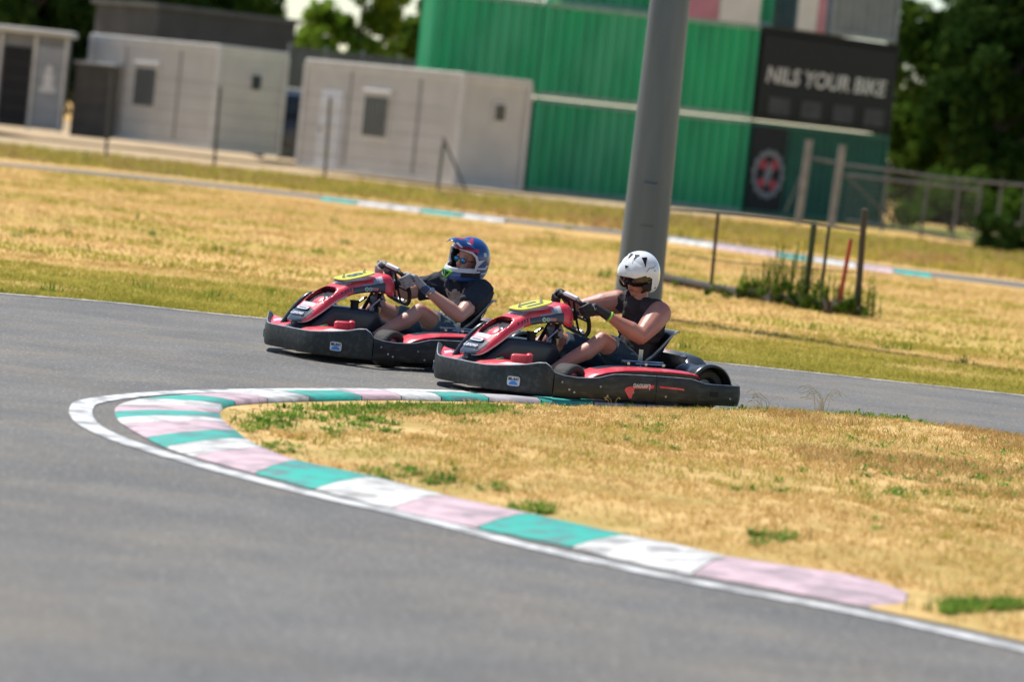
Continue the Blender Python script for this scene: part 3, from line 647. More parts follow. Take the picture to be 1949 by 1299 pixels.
for y in (-.7, .7):
    b = MB(); b.box((-2.15, y, .95), (.05, .16, .4), bev=.01); b.build('tail_light', nmat('tail_red', (.4, .02, .02), None, rough=.2), vn)
for x in (-1.35, 1.9):
    for y in (-.82, .82):
        b = MB(); b.tube([(x, y-.1, .32), (x, y+.1, .32)], .32, 20); w = b.build('wheel', M_blk, vn)
        b = MB(); b.tube([(x, y+(.11 if y > 0 else -.11), .32), (x, y+(.125 if y > 0 else -.125), .32)], .19, 16); b.build('rim', M_bar, w)

# wire fence along the gravel road
fp = [(-30, 105, 262), (205, 130, 288), (410, 165, 322), (620, 185, 350), (835, 272, 366)]
M_post = nmat('dark_fence_post', (.05, .055, .05), (.08, .08, .075), 5, .6)
f0 = gp(410, 322); wf = thing('wire_fence', 'thin wire fence on dark posts along the gravel road', 'fence', (f0.x, 90, 0))
tops = []
for px, yt, yb in fp:
    a = ap(px-3, yb, 90.5); t_ = ap(px+9, yt, 90.5); h = t_.z-a.z
    b = MB(); b.tube([(a.x-f0.x, .5, min(0, a.z)), (t_.x-f0.x, .5, t_.z)], .035, 8); b.build('post', M_post, wf); tops.append((a.x-f0.x, .5, t_.z))
for z in (.25, .6, .95, 1.3, 1.65, 2.0):
    b = MB(); b.tube([(tops[0][0], .54, z), (tops[-1][0], .54, z)], .006, 4); b.build('wire', M_post, wf)
b = MB(); a = tops[-1]; b.tube([(a[0], .5, 1.3), (a[0]+.7, .5, .05)], .03, 6); b.build('brace', M_post, wf)

# ---------------------------------------------------------------- light pole
pb = ap(1211, 600, 37.4); pb.z = 0
M_pole = nmat('galvanised_pole', (.125, .152, .175), (.095, .118, .14), 1.6, .5, metal=.12, bump=.05, bscale=12, stretch=(3, 3, .4))
lp = thing('light_pole', 'thick grey tapered steel light pole behind the driver in the white helmet', 'light pole', pb)
b = MB(); zz = [0, .05, 1, 2, 3, 4, 6, 8.0]
b.loft([[((.235-.0135*z)*math.cos(t), (.235-.0135*z)*math.sin(t), z) for t in [2*math.pi*k/40 for k in range(40)]] for z in zz]); b.build('shaft', M_pole, lp)
b = MB(); b.prism([(.33*math.cos(R(45+90*k)), .33*math.sin(R(45+90*k))) for k in range(4)], -.01, .03); b.build('base_plate', M_pole, lp, smooth=False)
for k in range(4):
    b = MB(); b.tube([(.25*math.cos(R(45+90*k)), .25*math.sin(R(45+90*k)), .03), (.25*math.cos(R(45+90*k)), .25*math.sin(R(45+90*k)), .09)], .02, 6); b.build('anchor_bolt', M_bar, lp)
b = MB(); b.box((0, -.222, 1.1), (.14, .02, .42), bev=.008); b.build('access_hatch', M_pole, lp)

# ---------------------------------------------------------------- rusty frame and low rail in the field
g0 = ap(1262, 545, 46.5); g1 = ap(1642, 606, 42.6)
def fr(px, py):
    t = (px-1262)/(1642-1262); return ap(px, py, 46.5+(42.6-46.5)*t)
rf = thing('low_rail', 'dark low guard rail with upright posts among weeds right of the light pole', 'guard rail', (0, 0, 0))
M_rust = nmat('dark_rusty_steel', (.035, .035, .03), (.07, .05, .035), 6, .7)
b = MB(); b.tube([fr(1240, 524), fr(1262, 529), fr(1350, 547), fr(1450, 566), fr(1560, 578), fr(1642, 592)], .055, 8); b.build('upper_beam', M_rust, rf)
b = MB(); b.tube([fr(1245, 545), fr(1350, 562), fr(1450, 580), fr(1560, 590)], .03, 8); b.build('lower_dark_tube', M_rust, rf)  # thinner dark tube running below the upper one
for px, y0, y1 in ((1285, 533, 556), (1345, 545, 568), (1395, 556, 578), (1450, 566, 590), (1520, 574, 600), (1600, 585, 612)):
    a, c = fr(px, y0), fr(px-1, y1); c.z = min(0, c.z); b = MB(); b.tube([a, (c.x, c.y, -.02)], .035, 6); b.build('short_leg', M_rust, rf)
M_dgp = nmat('dark_green_post', (.03, .06, .025), (.045, .05, .03), 5, .7)
for (xt, yt, xb, yb, r, ma, lb) in ((1367, 405, 1353, 548, .021, M_rust, None), (1550, 425, 1531, 575, .036, M_dgp, None), (1578, 430, 1560, 580, .02, M_dgp, None), (1620, 455, 1592, 604, .024, nmat('red_post_paint', (.42, .05, .04), (.32, .05, .04), 4, .6), 'leaning red post'), (1646, 398, 1631, 596, .036, M_rust, None)):
    a, c = fr(xb, yb), fr(xt, yt); a.z = max(-.05, a.z-.15); b = MB(); b.tube([a, c], r, 8); b.build('upright_post', ma, rf, label=lb)
b = MB(); b.tube([fr(1262, 398), fr(1320, 402), fr(1400, 409), fr(1500, 420), fr(1646, 440)], .012, 6); b.build('top_wire', M_rust, rf)
b = MB(); b.tube([fr(1262, 400), fr(1258, 524)], .02, 6); b.build('upright_post', M_rust, rf)
b = MB(); b.tube([fr(1275, 482), fr(1400, 500), fr(1640, 520)], .006, 6); b.build('middle_wire', M_rust, rf)

# fence and gate at the right
gt = thing('mesh_gate', 'pale steel posts and tube gate with wire mesh at the right', 'gate', (0, 0, 0))
M_gbar = nmat('weathered_gate_steel', (.17, .175, .18), (.12, .122, .125), 6, .6, metal=.3)
M_con = nmat('pale_concrete_post', (.27, .27, .26), (.2, .2, .195), 3, .8)
def rp(px, py, D=99): return ap(px, py, D)
for xt, yt, xb, yb, w in ((1541, 266, 1520, 418, .17), (1604, 276, 1583, 424, .17)):
    a, c = rp(xb, yb), rp(xt, yt); a.z = 0; b = MB(); b.loft([[(p.x-w/2, p.y-w/2, p.z), (p.x+w/2, p.y-w/2, p.z), (p.x+w/2, p.y+w/2, p.z), (p.x-w/2, p.y+w/2, p.z)] for p in (a, c)]); b.build('concrete_post', M_con, gt, smooth=False)
for L_ in ([(1541, 300), (1606, 313), (1700, 325), (1800, 340), (1868, 346)], [(1606, 332), (1868, 362)], [(1868, 346), (1990, 356)], [(1868, 420), (1990, 432)], [(1612, 420), (1860, 462)]):
    b = MB(); b.tube([rp(*q) for q in L_], .035, 8); b.build('gate_rail', M_gbar, gt)
for xt, yt, xb, yb in ((1868, 342, 1852, 462), (1768, 338, 1752, 448), (1690, 326, 1678, 436), (1826, 344, 1812, 460), (1908, 340, 1893, 468), (1955, 345, 1940, 474)):
    a = rp(xb, yb); a.z = max(0, a.z-.1); b = MB(); b.tube([a, rp(xt, yt)], .032, 8); b.build('gate_post', M_gbar, gt)
b = MB(); a = rp(1612, 330); c = rp(1862, 462); N = 26
for k in range(N):
    t = k/(N-1); x = a.x+(c.x-a.x)*t
    b.tube([(x, 99.03, .15), (x+.02, 99.03, 1.45)], .006, 3, caps=False)
for k in range(10): b.tube([(a.x, 99.05, .2+.13*k), (c.x, 99.05, .2+.13*k)], .006, 3, caps=False)
tag(b.build('wire_mesh', M_gbar, gt), kind='stuff')
for L_ in ([(1495, 402), (1540, 300)], [(1606, 330), (1700, 420)]):
    b = MB(); b.tube([rp(*q) for q in L_], .02, 6); b.build('diagonal_brace', M_gbar, gt)

# ---------------------------------------------------------------- trees and bushes
M_bark = nmat('bark', (.08, .06, .045), (.05, .04, .03), 6, .9, bump=.5)
M_tdark = leafmat('dark_leaves', (.014, .04, .008), (.055, .10, .022), .5, .25)
M_tmid = leafmat('mid_green_leaves', (.035, .08, .010), (.12, .20, .03), .5, .35)
M_tbri = leafmat('bright_leaves', (.08, .16, .012), (.26, .38, .05), .5, .45)
def leaves(cs, rs, per, size, zs=1.0):
    N = sum(per); c = np.repeat(np.array(cs), per, 0); r = np.repeat(np.array(rs), per)[:, None]
    d = rng.normal(size=(N, 3)); d /= np.linalg.norm(d, axis=1)[:, None]; p = c+d*r*(rng.uniform(.25, 1, N)**.5)[:, None]*np.array([1, 1, zs])
    a = rng.normal(size=(N, 3)); a /= np.linalg.norm(a, axis=1)[:, None]; b = np.cross(a, rng.normal(size=(N, 3))); b /= np.linalg.norm(b, axis=1)[:, None]
    s = (rng.uniform(.5, 1.2, N)*size)[:, None]; v = np.stack([p-a*s, p+b*s*.5, p+a*s, p-b*s*.5], 1); return v.reshape(-1, 3)
def tree(name, px, D, H, rad, mat, label, z_low=.25, n=34, per=200, size=.22, group='trees behind the track buildings'):
    c = ap(px, 240, D); t = thing(name, label, 'tree', (c.x, c.y, 0), 0, group)
    b = MB(); lean = random.uniform(-.3, .3)
    b.tube([(0, 0, -.1), (lean*.3, 0, H*.25), (lean, .1, H*.5), (lean*1.3, 0, H*.8)], [rad*.09, rad*.07, rad*.05, rad*.02], 8)
    for k in range(6):
        a = random.uniform(0, 6.28); z = H*random.uniform(.25, .6); l = rad*random.uniform(.5, .8)
        b.tube([(lean*z/H, 0, z), (math.cos(a)*l*.5, math.sin(a)*l*.5, z+l*.5), (math.cos(a)*l, math.sin(a)*l, z+l*.8)], [rad*.04, rad*.03, rad*.012], 6)
    b.build('trunk', M_bark, t)
    cs = []; rs = []
    for k in range(n):
        z = random.uniform(z_low, 1.0); w = math.sin(math.pi*min(1, (z-z_low*.6)/(1.06-z_low*.6)))**.6
        a = random.uniform(0, 6.28); q = rad*w*random.uniform(.35, .95)
        cs.append((math.cos(a)*q+lean*z, math.sin(a)*q, H*z)); rs.append(rad*random.uniform(.20, .36))
    v = leaves(cs, rs, [per]*n, size); me = bpy.data.meshes.new('crown'); me.from_pydata(v, [], np.arange(len(v)).reshape(-1, 4)); me.materials.append(mat)
    o = bpy.data.objects.new('crown', me); COL.objects.link(o); o.parent = t; return t
tl = [('broadleaf_tree', 20, 132, 8.5, 2.6, M_tdark, 'dark broad tree at the far left behind the kiosk'),
      ('broadleaf_tree', 150, 136, 9, 2.7, M_tdark, 'dark tree behind the left cabin, second from the left'),
      ('broadleaf_tree', 285, 134, 8.5, 2.3, M_tdark, 'dark tree above the left cabin roof'),
      ('broadleaf_tree', 415, 138, 8.6, 1.9, M_tmid, 'mid green tree left of the open patch of sky'),
      ('broadleaf_tree', 655, 140, 8.8, 1.9, M_tbri, 'bright green tree between the left cabin and the containers'),
      ('broadleaf_tree', 795, 146, 6.2, 1.4, M_tmid, 'small green tree next to the upper green container'),
      ('broadleaf_tree', 560, 160, 4.3, 1.8, M_tmid, 'low distant tree under the patch of sky'),
      ('broadleaf_tree', 1790, 128, 8.6, 2.5, M_tmid, 'green tree just right of the black container stack'),
      ('broadleaf_tree', 1905, 124, 8.0, 2.5, M_tdark, 'dark tree at the right edge of the photo'),
      ('broadleaf_tree', 1850, 136, 5.6, 3.0, M_tdark, 'dark tree behind the two at the right edge'),
      ('broadleaf_tree', 2030, 130, 9.0, 2.8, M_tdark, 'dark tree cut by the right edge of the photo'),
      ('broadleaf_tree', -110, 134, 9.0, 2.8, M_tdark, 'dark tree outside the left edge')]
for (nme, px, D, H, rad, ma, lb) in tl: tree(nme, px, D, H, rad*1.12, ma, lb, z_low=.06 if px > 1000 else .12, n=64 if px > 1000 or px < 420 else 46, per=230 if px > 1000 or px < 420 else 190, size=.24)
def bush(px, D, w, h, mat, label, cat='bush', n=14, per=110, size=.1, group='bushes around the far fence'):
    c = ap(px, 240, D); t = thing('bush', label, cat, (c.x, c.y, 0), 0, group)
    b = MB()
    for k in range(6): a = random.uniform(0, 6.28); b.tube([(0, 0, -.03), (math.cos(a)*w*.15, math.sin(a)*w*.15, h*.4), (math.cos(a)*w*.3, math.sin(a)*w*.3, h*.7)], [.02, .015, .006], 5)
    b.build('stem', M_bark, t)
    cs = [(random.uniform(-.5, .5)*w, random.uniform(-.3, .3)*w, random.uniform(.1, .85)*h) for _ in range(n)]
    v = leaves(cs, [min(w, h)*.22]*n, [per]*n, size); v[:, 2] = np.maximum(v[:, 2], .0); me = bpy.data.meshes.new('foliage'); me.from_pydata(v, [], np.arange(len(v)).reshape(-1, 4)); me.materials.append(mat)
    o = bpy.data.objects.new('foliage', me); COL.objects.link(o); o.parent = t
for px, D, w, h, ma, lb in ((1720, 112, 2.4, 1.6, M_tmid, 'green bush behind the mesh gate'), (1830, 113, 2.6, 1.9, M_tmid, 'pale green bush behind the right part of the gate'), (1935, 112, 2.5, 1.7, M_tmid, 'green bush at the right edge behind the fence'),
                            (1905, 88, 1.0, .85, M_tdark, 'dark low bush in front of the gate at the right edge'), (1640, 116, 1.8, 1.5, M_tdark, 'dark bush beside the concrete posts'), (1985, 90, 1.1, .8, M_tdark, 'dark bush cut by the right edge')):
    bush(px, D, w, h, ma, lb)
for px, D, w, h, lb in ((1440, 44.6, .9, .16, 'low dark weeds at the left part of the low rail'), (1500, 44.0, 1.0, .26, 'low dark weed clump under the middle of the low rail'), (1560, 43.4, .9, .24, 'low dark weed clump below the green posts'), (1615, 42.8, .7, .24, 'low dark weed clump at the right end of the low rail')):
    c0 = fr(px, 590); bush(px, D, w, h, M_tmid, lb, cat='weeds', n=6, per=45, size=.035, group='weed clumps under the low rail')
# weeds along the low rail
cw = []
for px, py, h, n, ma in ((1300, 572, .12, 5, M_green), (1380, 578, .16, 6, M_green), (1430, 575, .40, 14, M_tbri), (1470, 572, .50, 22, M_tmid), (1500, 565, .68, 22, M_tmid), (1545, 590, .42, 22, M_tmid), (1568, 596, .42, 14, M_tbri), (1600, 602, .3, 9, M_tdark), (1635, 606, .48, 12, M_tbri), (1648, 612, .35, 10, M_tbri), (1520, 596, .28, 9, M_tdark), (1450, 590, .2, 8, M_tdark), (1582, 610, .25, 9, M_tdark), (1415, 560, .35, 5, M_tbri)):
    c = fr(px, py); c.z = 0; v_all = []; t = thing('weed_plant', 'green weed plant', 'weed', c, 0, 'weeds along the low dark guard rail')
    vv = []; st_ = MB()
    for k in range(n):
        x, y = random.uniform(-.16, .16), random.uniform(-.12, .12); hh = h*random.uniform(.6, 1.1); lx, ly = random.uniform(-.05, .05), random.uniform(-.05, .05)
        st_.tube([(x, y, -.01), (x+lx, y+ly, hh)], [.006, .003], 4)
        m_ = int(18+hh*40); zz_ = np.linspace(.05, 1, m_); P_ = np.c_[x+lx*zz_, y+ly*zz_, hh*zz_]; a = rng.uniform(0, 6.28, m_); s = rng.uniform(.03, .06, m_)*(1.15-zz_*.5)
        d_ = np.c_[np.cos(a), np.sin(a), rng.uniform(.2, .9, m_)]*s[:, None]; e_ = np.c_[-np.sin(a), np.cos(a), np.zeros(m_)]*(s*.22)[:, None]
        vv.append(np.stack([P_, P_+d_*.5+e_, P_+d_, P_+d_*.5-e_], 1).reshape(-1, 3))
    st_.build('stem', M_green, t); v = np.concatenate(vv); me = bpy.data.meshes.new('leaves'); me.from_pydata(v, [], np.arange(len(v)).reshape(-1, 4)); me.materials.append(ma)
    o = bpy.data.objects.new('leaves', me); COL.objects.link(o); o.parent = t; cw.append(t)
for t, lb in zip(cw, ['short weed at the left end of the low rail', 'short weed under the low rail left of the thin post', 'weed at the foot of the thin dark post', 'bushy weed left of the tallest one on the rail', 'tallest weed on the low rail', 'weed between the two green posts', 'pale weed right of the green posts', 'dark low weed left of the red post', 'pale upright weed at the right hand rusty post', 'pale weed at the right end of the rail', 'dark weed under the rail below the green posts', 'dark low weed left of the tallest weed', 'dark weed at the foot of the red post', 'single pale stalk weed above the rail']): t['label'] = lb
# dry seed stalks on the lip of the island
for px, py, k, h, lb in ((1455, 786, 9, .13, 'arching dry grass stalks just right of the near kart rear bumper'), (1560, 788, 16, .17, 'taller dry grass tuft on the island crest'), (1160, 772, 3, .05, 'tiny dry sprigs on the kerb lip under the near kart'), (1470, 800, 4, .1, 'few thin dry stalks behind the crest')):
    c = gp(px, py, .04); t = thing('dry_stalks', lb, 'dry grass', c, 0, 'dry stalks on the island crest'); b = MB()
    for _ in range(k):
        x = random.uniform(-.05, .05); l = random.choice((-1, -1, 1))*random.uniform(.4, 1)*h; hh = h*random.uniform(.5, 1.1)
        b.tube([(x, random.uniform(-.03, .03), -.02), (x+l*.25, 0, hh*.7), (x+l*.7, 0, hh), (x+l*1.1, 0, hh*.85)], [.0016, .0014, .0012, .0022], 4)
    b.build('stalks', M_straw, t)
# ---------------------------------------------------------------- karts
M_blkp = nmat('black_moulded_plastic', (.010, .012, .0125), (.020, .022, .022), 9, .5, bump=.12, bscale=30, lo=.45, hi=.8, c3=(.036, .039, .039), s3=30, stretch=(.35, 1, 1))
M_blk2 = nmat('black_gloss_plastic', (.016, .020, .026), (.03, .035, .042), 4, .28, lo=.4, hi=.7)
M_redp = nmat('red_bodywork', (.76, .042, .075), (.66, .032, .06), 3, .34, coat=.25, c3=(.74, .12, .14), s3=9)
M_navy = nmat('navy_bodywork', (.020, .033, .055), (.03, .045, .07), 4, .30, coat=.3)
M_whb = nmat('white_bodywork', (.66, .67, .70), (.55, .56, .60), 5, .3)
M_lgr = nmat('grey_stripe', (.26, .30, .38), None, rough=.3)
M_yel = nmat('yellow_plate', (.66, .62, .03), (.58, .56, .04), 4, .35)
M_tyre = nmat('tyre_rubber', (.022, .021, .020), (.05, .047, .043), 9, .75, bump=.3, bscale=60, lo=.4, hi=.7)
M_rim = nmat('magnesium_rim', (.30, .31, .33), (.2, .2, .21), 8, .4, metal=.8)
M_chr = nmat('chromed_steel', (.55, .56, .58), None, rough=.22, metal=1.)
M_blue = nmat('blue_sticker', (.04, .22, .62), None, rough=.35)
M_gre = nmat('green_sticker', (.03, .42, .16), None, rough=.35)
M_edge = nmat('scuffed_highlight_edge', (.50, .51, .52), (.26, .27, .27), 14, .5)  # seat trim and rivets, also the painted highlight on bumper edges

def wall(path, name, parent, closed=False, edge=True):
    """upright plastic bumper band along a plan path of (x, y, ztop, zbottom)"""
    n = len(path); rings = []
    for i, (x, y, zt, zb) in enumerate(path):
        a, b = path[max(i-1, 0)], path[min(i+1, n-1)]; d = Vector((b[0]-a[0], b[1]-a[1], 0)).normalized(); o = Vector((d.y, -d.x, 0))
        if o.dot(Vector((x-.6, y*1.6, 0))) < 0: o = -o
        P = Vector((x, y, 0)); h = zt-zb
        sec = [(-.030, zb+.005), (-.006, zb), (.0, zb+.012), (.006, zb+h*.35), (.004, zb+h*.7), (-.001, zt-.012), (-.004, zt-.004), (-.008, zt), (-.016, zt-.001), (-.032, zt-.014), (-.036, zt-.05)]
        rings.append([P+o*q+Vector((0, 0, z)) for q, z in sec])
    mb = MB(); mb.loft(rings, closed=True, caps=True, mfun=lambda i, j: 1 if j in (6,) else 0)  # pale strip paints a bright highlight line along the top edge
    return mb.build(name, [M_blkp, M_edge], parent, angle=50)
def mirror(path): return [(x, -y, a, b) for x, y, a, b in path]

def kart_fairing(kart):
    # x, z top, z bottom of the skirt, half width
    S = [(1.500, .246, .232, .055), (1.487, .262, .236, .095), (1.455, .292, .250, .122), (1.405, .340, .285, .135), (1.35, .392, .325, .142), (1.28, .455, .375, .142), (1.20, .494, .415, .132), (1.13, .522, .445, .120),
         (1.05, .540, .462, .112), (.96, .558, .474, .108), (.90, .582, .478, .114), (.85, .600, .468, .124), (.81, .602, .458, .124), (.78, .586, .458, .108), (.757, .560, .468, .085), (.743, .535, .480, .055), (.738, .515, .490, .02)]
    pts = catmull([Vector((a, b, c)) for a, b, c, d in S], 6); ws = catmull([Vector((d, 0, 0)) for a, b, c, d in S], 6)
    J = 36; rings = []
    for p, w in zip(pts, ws):
        r = []
        for j in range(J+1):
            a = math.pi*j/J; cy, sz = math.cos(a), math.sin(a); ex = .42 if p.x < 1.2 else .62
            y = w.x*math.copysign(abs(cy)**ex, cy); z = p.z+(p.y-p.z)*abs(sz)**.75
            r.append(Vector((p.x+.010*abs(sz)*(1 if p.x > 1.2 else 0), y, z)))
        rings.append(r)
    def mf(i, j):
        x = (rings[i][0].x+rings[i+1][0].x)/2; a = math.degrees(math.pi*(j+.5)/J); q = abs(a-90)
        cx = (x-1.293)/.080
        if abs(cx) < 1 and q < 52*math.sqrt(1-cx*cx)*(1.0 if x < 1.29 else .85): return None
        if x > 1.17 and q > 84: return 2
        if x > 1.405: return 1 if q < 62-(1.5-x)*120 or x > 1.485 else 0
        if 1.372 < x < 1.392 and q < 24: return 2
        if x > 1.10 and q > 56 and x < 1.23: 
            k = (x-1.10)/.026; return 1 if (k % 1) < .52 and q < 60+ (1.25-x)*190 else 0
        if x < 1.10 and x > .86 and q > 60: return 1
        if .875 < x < .90 and q > 22: return 2
        if .90 < x < .935 and q > 22: return 3
        if .935 < x < 1.04 and 52 < q < 60: return 3
        if 1.10 < x < 1.16 and q < 20: return 2
        return 0
    mb = MB(); mb.loft(rings, closed=False, caps=False, mfun=mf)
    o = bpy.data.objects.new('tmp', mb.mesh('tmp', [M_redp, M_navy, M_whb, M_lgr], True)); COL.objects.link(o)
    md = o.modifiers.new('S', 'SOLIDIFY'); md.thickness = .004; md.offset = -1
    dg = bpy.context.evaluated_depsgraph_get(); dg.update(); me = bpy.data.meshes.new_from_object(o.evaluated_get(dg)); bpy.data.objects.remove(o)
    f = bpy.data.objects.new('front_fairing', me); COL.objects.link(f); f.parent = kart
    # scoop inside the opening
    b = MB(); b.loft([[(1.40, -.125, .325), (1.40, .125, .325), (1.39, .125, .315), (1.39, -.125, .315)], [(1.19, -.12, .465), (1.19, .12, .465), (1.18, .12, .45), (1.18, -.12, .45)]]); b.build('scoop', M_blk2, f, angle=30)
    b = MB(); b.sph((1.315, .01, .385), (.060, .055, .016), rot=Matrix.Rotation(R(37), 3, 'Y'), nu=16, nv=8); b.build('scoop_tongue', M_redp, f)
    b = MB(); b.sph((1.285, .03, .408), (.030, .045, .011), rot=Matrix.Rotation(R(37), 3, 'Y'), nu=16, nv=8); b.build('scoop_fin', M_navy, f)
    n = Vector((.66, 0, .75))
    text('Lenovo', .050, M_whb, 'lettering', f, frameM(Vector((1.466, 0.0, .292))+n*.008, (0, 1, 0), n), .0012, bold=.0012, sx=.98)
    b = MB(); Mx = frameM(Vector((1.425, .0, .327))+n*.009, (0, 1, 0), n)
    b.prism([(.068*math.copysign(abs(math.cos(t))**.5, math.cos(t)), .017*math.copysign(abs(math.sin(t))**.6, math.sin(t))) for t in [2*math.pi*k/24 for k in range(24)]], 0, .002, M=Mx); pl_ = b.build('white_sticker', M_whb, f, smooth=False)
    text('motoreno', .022, M_lgr, 'small_lettering', f, frameM(Vector((1.425, .0, .327))+n*.0125, (0, 1, 0), n), .0006)
    for s in (1, -1):
        for k, (x, z, r, ma) in enumerate(((1.005, .492, .015, M_gre), (.975, .494, .013, M_gre))):
            b = MB(); b.tube([(x, s*.108, z), (x, s*.1145, z)], r, 14, mi=0); g_ = b.build('round_sticker', M_whb, f); b = MB(); b.tube([(x, s*.112, z), (x, s*.1155, z)], r*.62, 12); b.build('sticker_print', ma, g_)
        b = MB(); b.box((.905, s*.1105, .497), (.10, .004, .009)); b.build('sticker_line', M_redp, f, smooth=False)
        b = MB(); b.box((.905, s*.1100, .497), (.115, .004, .019)); b.build('sticker_ground', M_lgr, f, smooth=False)
        b = MB(); b.sph((.80, s*.112, .492), (.012, .008, .012), nu=10, nv=6); b.build('fixing_bolt', M_chr, f)
    b = MB(); b.box((1.15, .0, .536), (.05, .12, .004), rot=Matrix.Rotation(R(24), 3, 'Y')); b.build('blue_print', M_blue, f, smooth=False)
    return f

def build_kart(name, label, digits):
    k = thing(name, label, 'go-kart', (0, 0, 0), 0, 'rental go-karts on the track')
    fh = [(1.535, 0, .196, .045), (1.538, .10, .196, .045), (1.538, .20, .196, .045), (1.53, .27, .198, .045), (1.505, .33, .203, .045), (1.45, .42, .215, .045), (1.39, .51, .232, .047), (1.345, .575, .252, .05), (1.315, .615, .256, .05), (1.292, .64, .235, .05), (1.274, .655, .204, .05)]
    wall(list(reversed(mirror(fh)))[:-1]+fh, 'front_bumper', k)
    sa_ = [(1.270, .658, .203, .05), (1.20, .668, .188, .05), (1.10, .672, .18, .05), (1.0, .672, .182, .05), (.93, .672, .188, .05), (.87, .672, .203, .05), (.82, .672, .214, .05), (.74, .672, .218, .05), (.60, .672, .219, .05), (.482, .672, .219, .05)]
    sb_ = [(.478, .672, .219, .05), (.35, .672, .218, .05), (.20, .672, .214, .05), (.14, .672, .202, .05), (.08, .672, .189, .05), (.0, .672, .187, .05), (-.10, .672, .187, .05), (-.185, .670, .187, .05), (-.205, .655, .187, .05)]
    rh = [(-.212, .652, .187, .05), (-.225, .62, .190, .045), (-.232, .55, .20, .045), (-.235, .3, .205, .045), (-.235, 0, .205, .045)]
    for s, f in ((1, lambda p: p), (-1, mirror)):
        wall(f(sa_), 'side_bumper', k); wall(f(sb_), 'rear_side_bumper', k)
    wall(rh[:-1]+list(reversed(mirror(rh))), 'rear_bumper', k)
    for s in (1, -1):
        b = MB(); b.box((.012, s*.679, .122), (.062, .004, .032)); b.build('slot', M_blk, k, smooth=False)
        for x, z in ((1.16, .10), (1.12, .085), (.86, .075), (1.22, .145), (.92, .13), (.66, .105), (.40, .09), (-.12, .10)):
            b = MB(); b.tube([(x, s*.675, z), (x, s*.680, z)], .007, 8); b.build('rivet', M_edge, k)
        # red flash, upside down lettering and bar
        b = MB(); pg = [(.500, .160), (.505, .137), (.655, .130), (.672, .066), (.690, .066), (.732, .116), (.724, .132), (.700, .140)]
        b.prism(pg, s*.6775, s*.6800, axis='y'); b.build('red_flash', M_redp, k, smooth=False)
        text('Lenovo', .050, M_whb, 'side_lettering', k, frameM((.600, s*.6810, .147), (1*s, 0, 0), (0, s, 0)) , .0008, bold=.0012, sx=.92)
        b = MB(); b.prism([(.455, .143), (.46, .155), (.30, .150), (.262, .146), (.258, .135), (.30, .138)], s*.6775, s*.6800, axis='y'); b.build('red_bar', M_redp, k, smooth=False)
        # corner sticker
        Mx = frameM((1.430, s*.452, .115), (-.575, s*.818, 0) if s > 0 else (.575, .818, 0), (.818, s*.575, 0)); Mx.translation += Vector((.818, s*.575, 0))*.006
        b = MB(); rr = lambda w, h, e=.35: [(w*math.copysign(abs(math.cos(t))**e, math.cos(t)), h*math.copysign(abs(math.sin(t))**e, math.sin(t))) for t in [2*math.pi*q/28 for q in range(28)]]
        b.prism(rr(.042, .030), 0, .0022, M=Mx); stk = b.build('corner_sticker', M_whb, k, smooth=False)
        b = MB(); b.prism([(.030*math.cos(R(a)), -.024+.026*math.sin(R(a))) for a in range(0, 181, 15)], .0022, .0034, M=Mx); b.build('blue_arc', M_blue, stk, smooth=False)
        Mt = Mx.copy(); Mt.translation += Mx.to_3x3() @ Vector((0, .012, .0030)); text('BEL-RAY', .0235, M_blk, 'sticker_lettering', stk, Mt, .0006, bold=.0008, sx=.80)
    # front deck
    rings = []; ys = np.linspace(-.60, .60, 25); xo = np.interp(np.abs(ys), [0, .27, .33, .42, .51, .60], [1.50, 1.495, 1.468, 1.412, 1.352, 1.285]); zo = np.interp(np.abs(ys), [0, .3, .45, .6], [.192, .194, .205, .222])
    for y, x, z in zip(ys, xo, zo):
        q = abs(y)/.6; d = .20*(1-q**2)+.02; rings.append([(x, y, z), (x-.02, y, z+.014), (x-d*.55, y, z+.034*(1-q)+.012), (x-d, y, z+.046*(1-q)+.006), (x-d, y, z-.03), (x-.01, y, z-.03)])
    mb = MB(); mb.loft(rings, mfun=lambda i, j: (1 if (9 < i < 14) or (j == 2 and i % 9 == 4) else 2 if (j == 1 and i in (4, 5, 18, 19, 20)) else 0)); mb.build('front_deck', [M_redp, M_navy, M_whb], k, angle=40)
    kart_fairing(k)
    # number plate
    tl_ = Matrix.Rotation(R(15), 3, 'Y'); C_ = Vector((1.045, 0, .573))
    np_ = MB(); pts = [(.136*math.copysign(abs(math.cos(t))**.62, math.cos(t)), .100*math.copysign(abs(math.sin(t))**.55, math.sin(t))) for t in [2*math.pi*q/36 for q in range(36)]]
    Mp = Matrix.Translation(C_) @ tl_.to_4x4(); np_.prism(pts, -.004, .004, M=Mp); plate = np_.build('number_plate', M_yel, k, smooth=True, angle=30)
    for x in (.085, -.085):
        b = MB(); p = C_+tl_ @ Vector((x, 0, .004)); b.tube([p, p+Vector((0, 0, .012))], .011, 8); b.tube([p, p+Vector((0, 0, .028))], .0055, 8); b.build('bolt', M_chr, plate)
    text(digits, .165, M_navy, 'digits', plate, Mp @ Matrix.Translation((0, 0, .0052)) @ Matrix.Rotation(R(90), 4, 'Z'), .0008, bold=.004)
    # tank, hoops and uprights
    b = MB(); st_ = [(1.46, .14, .205, .13), (1.40, .10, .262, .15), (1.30, .08, .348, .165), (1.27, .08, .362, .165), (1.18, .08, .364, .165), (1.0, .08, .356, .155), (.90, .08, .345, .14), (.85, .09, .30, .12), (.83, .10, .22, .10)]
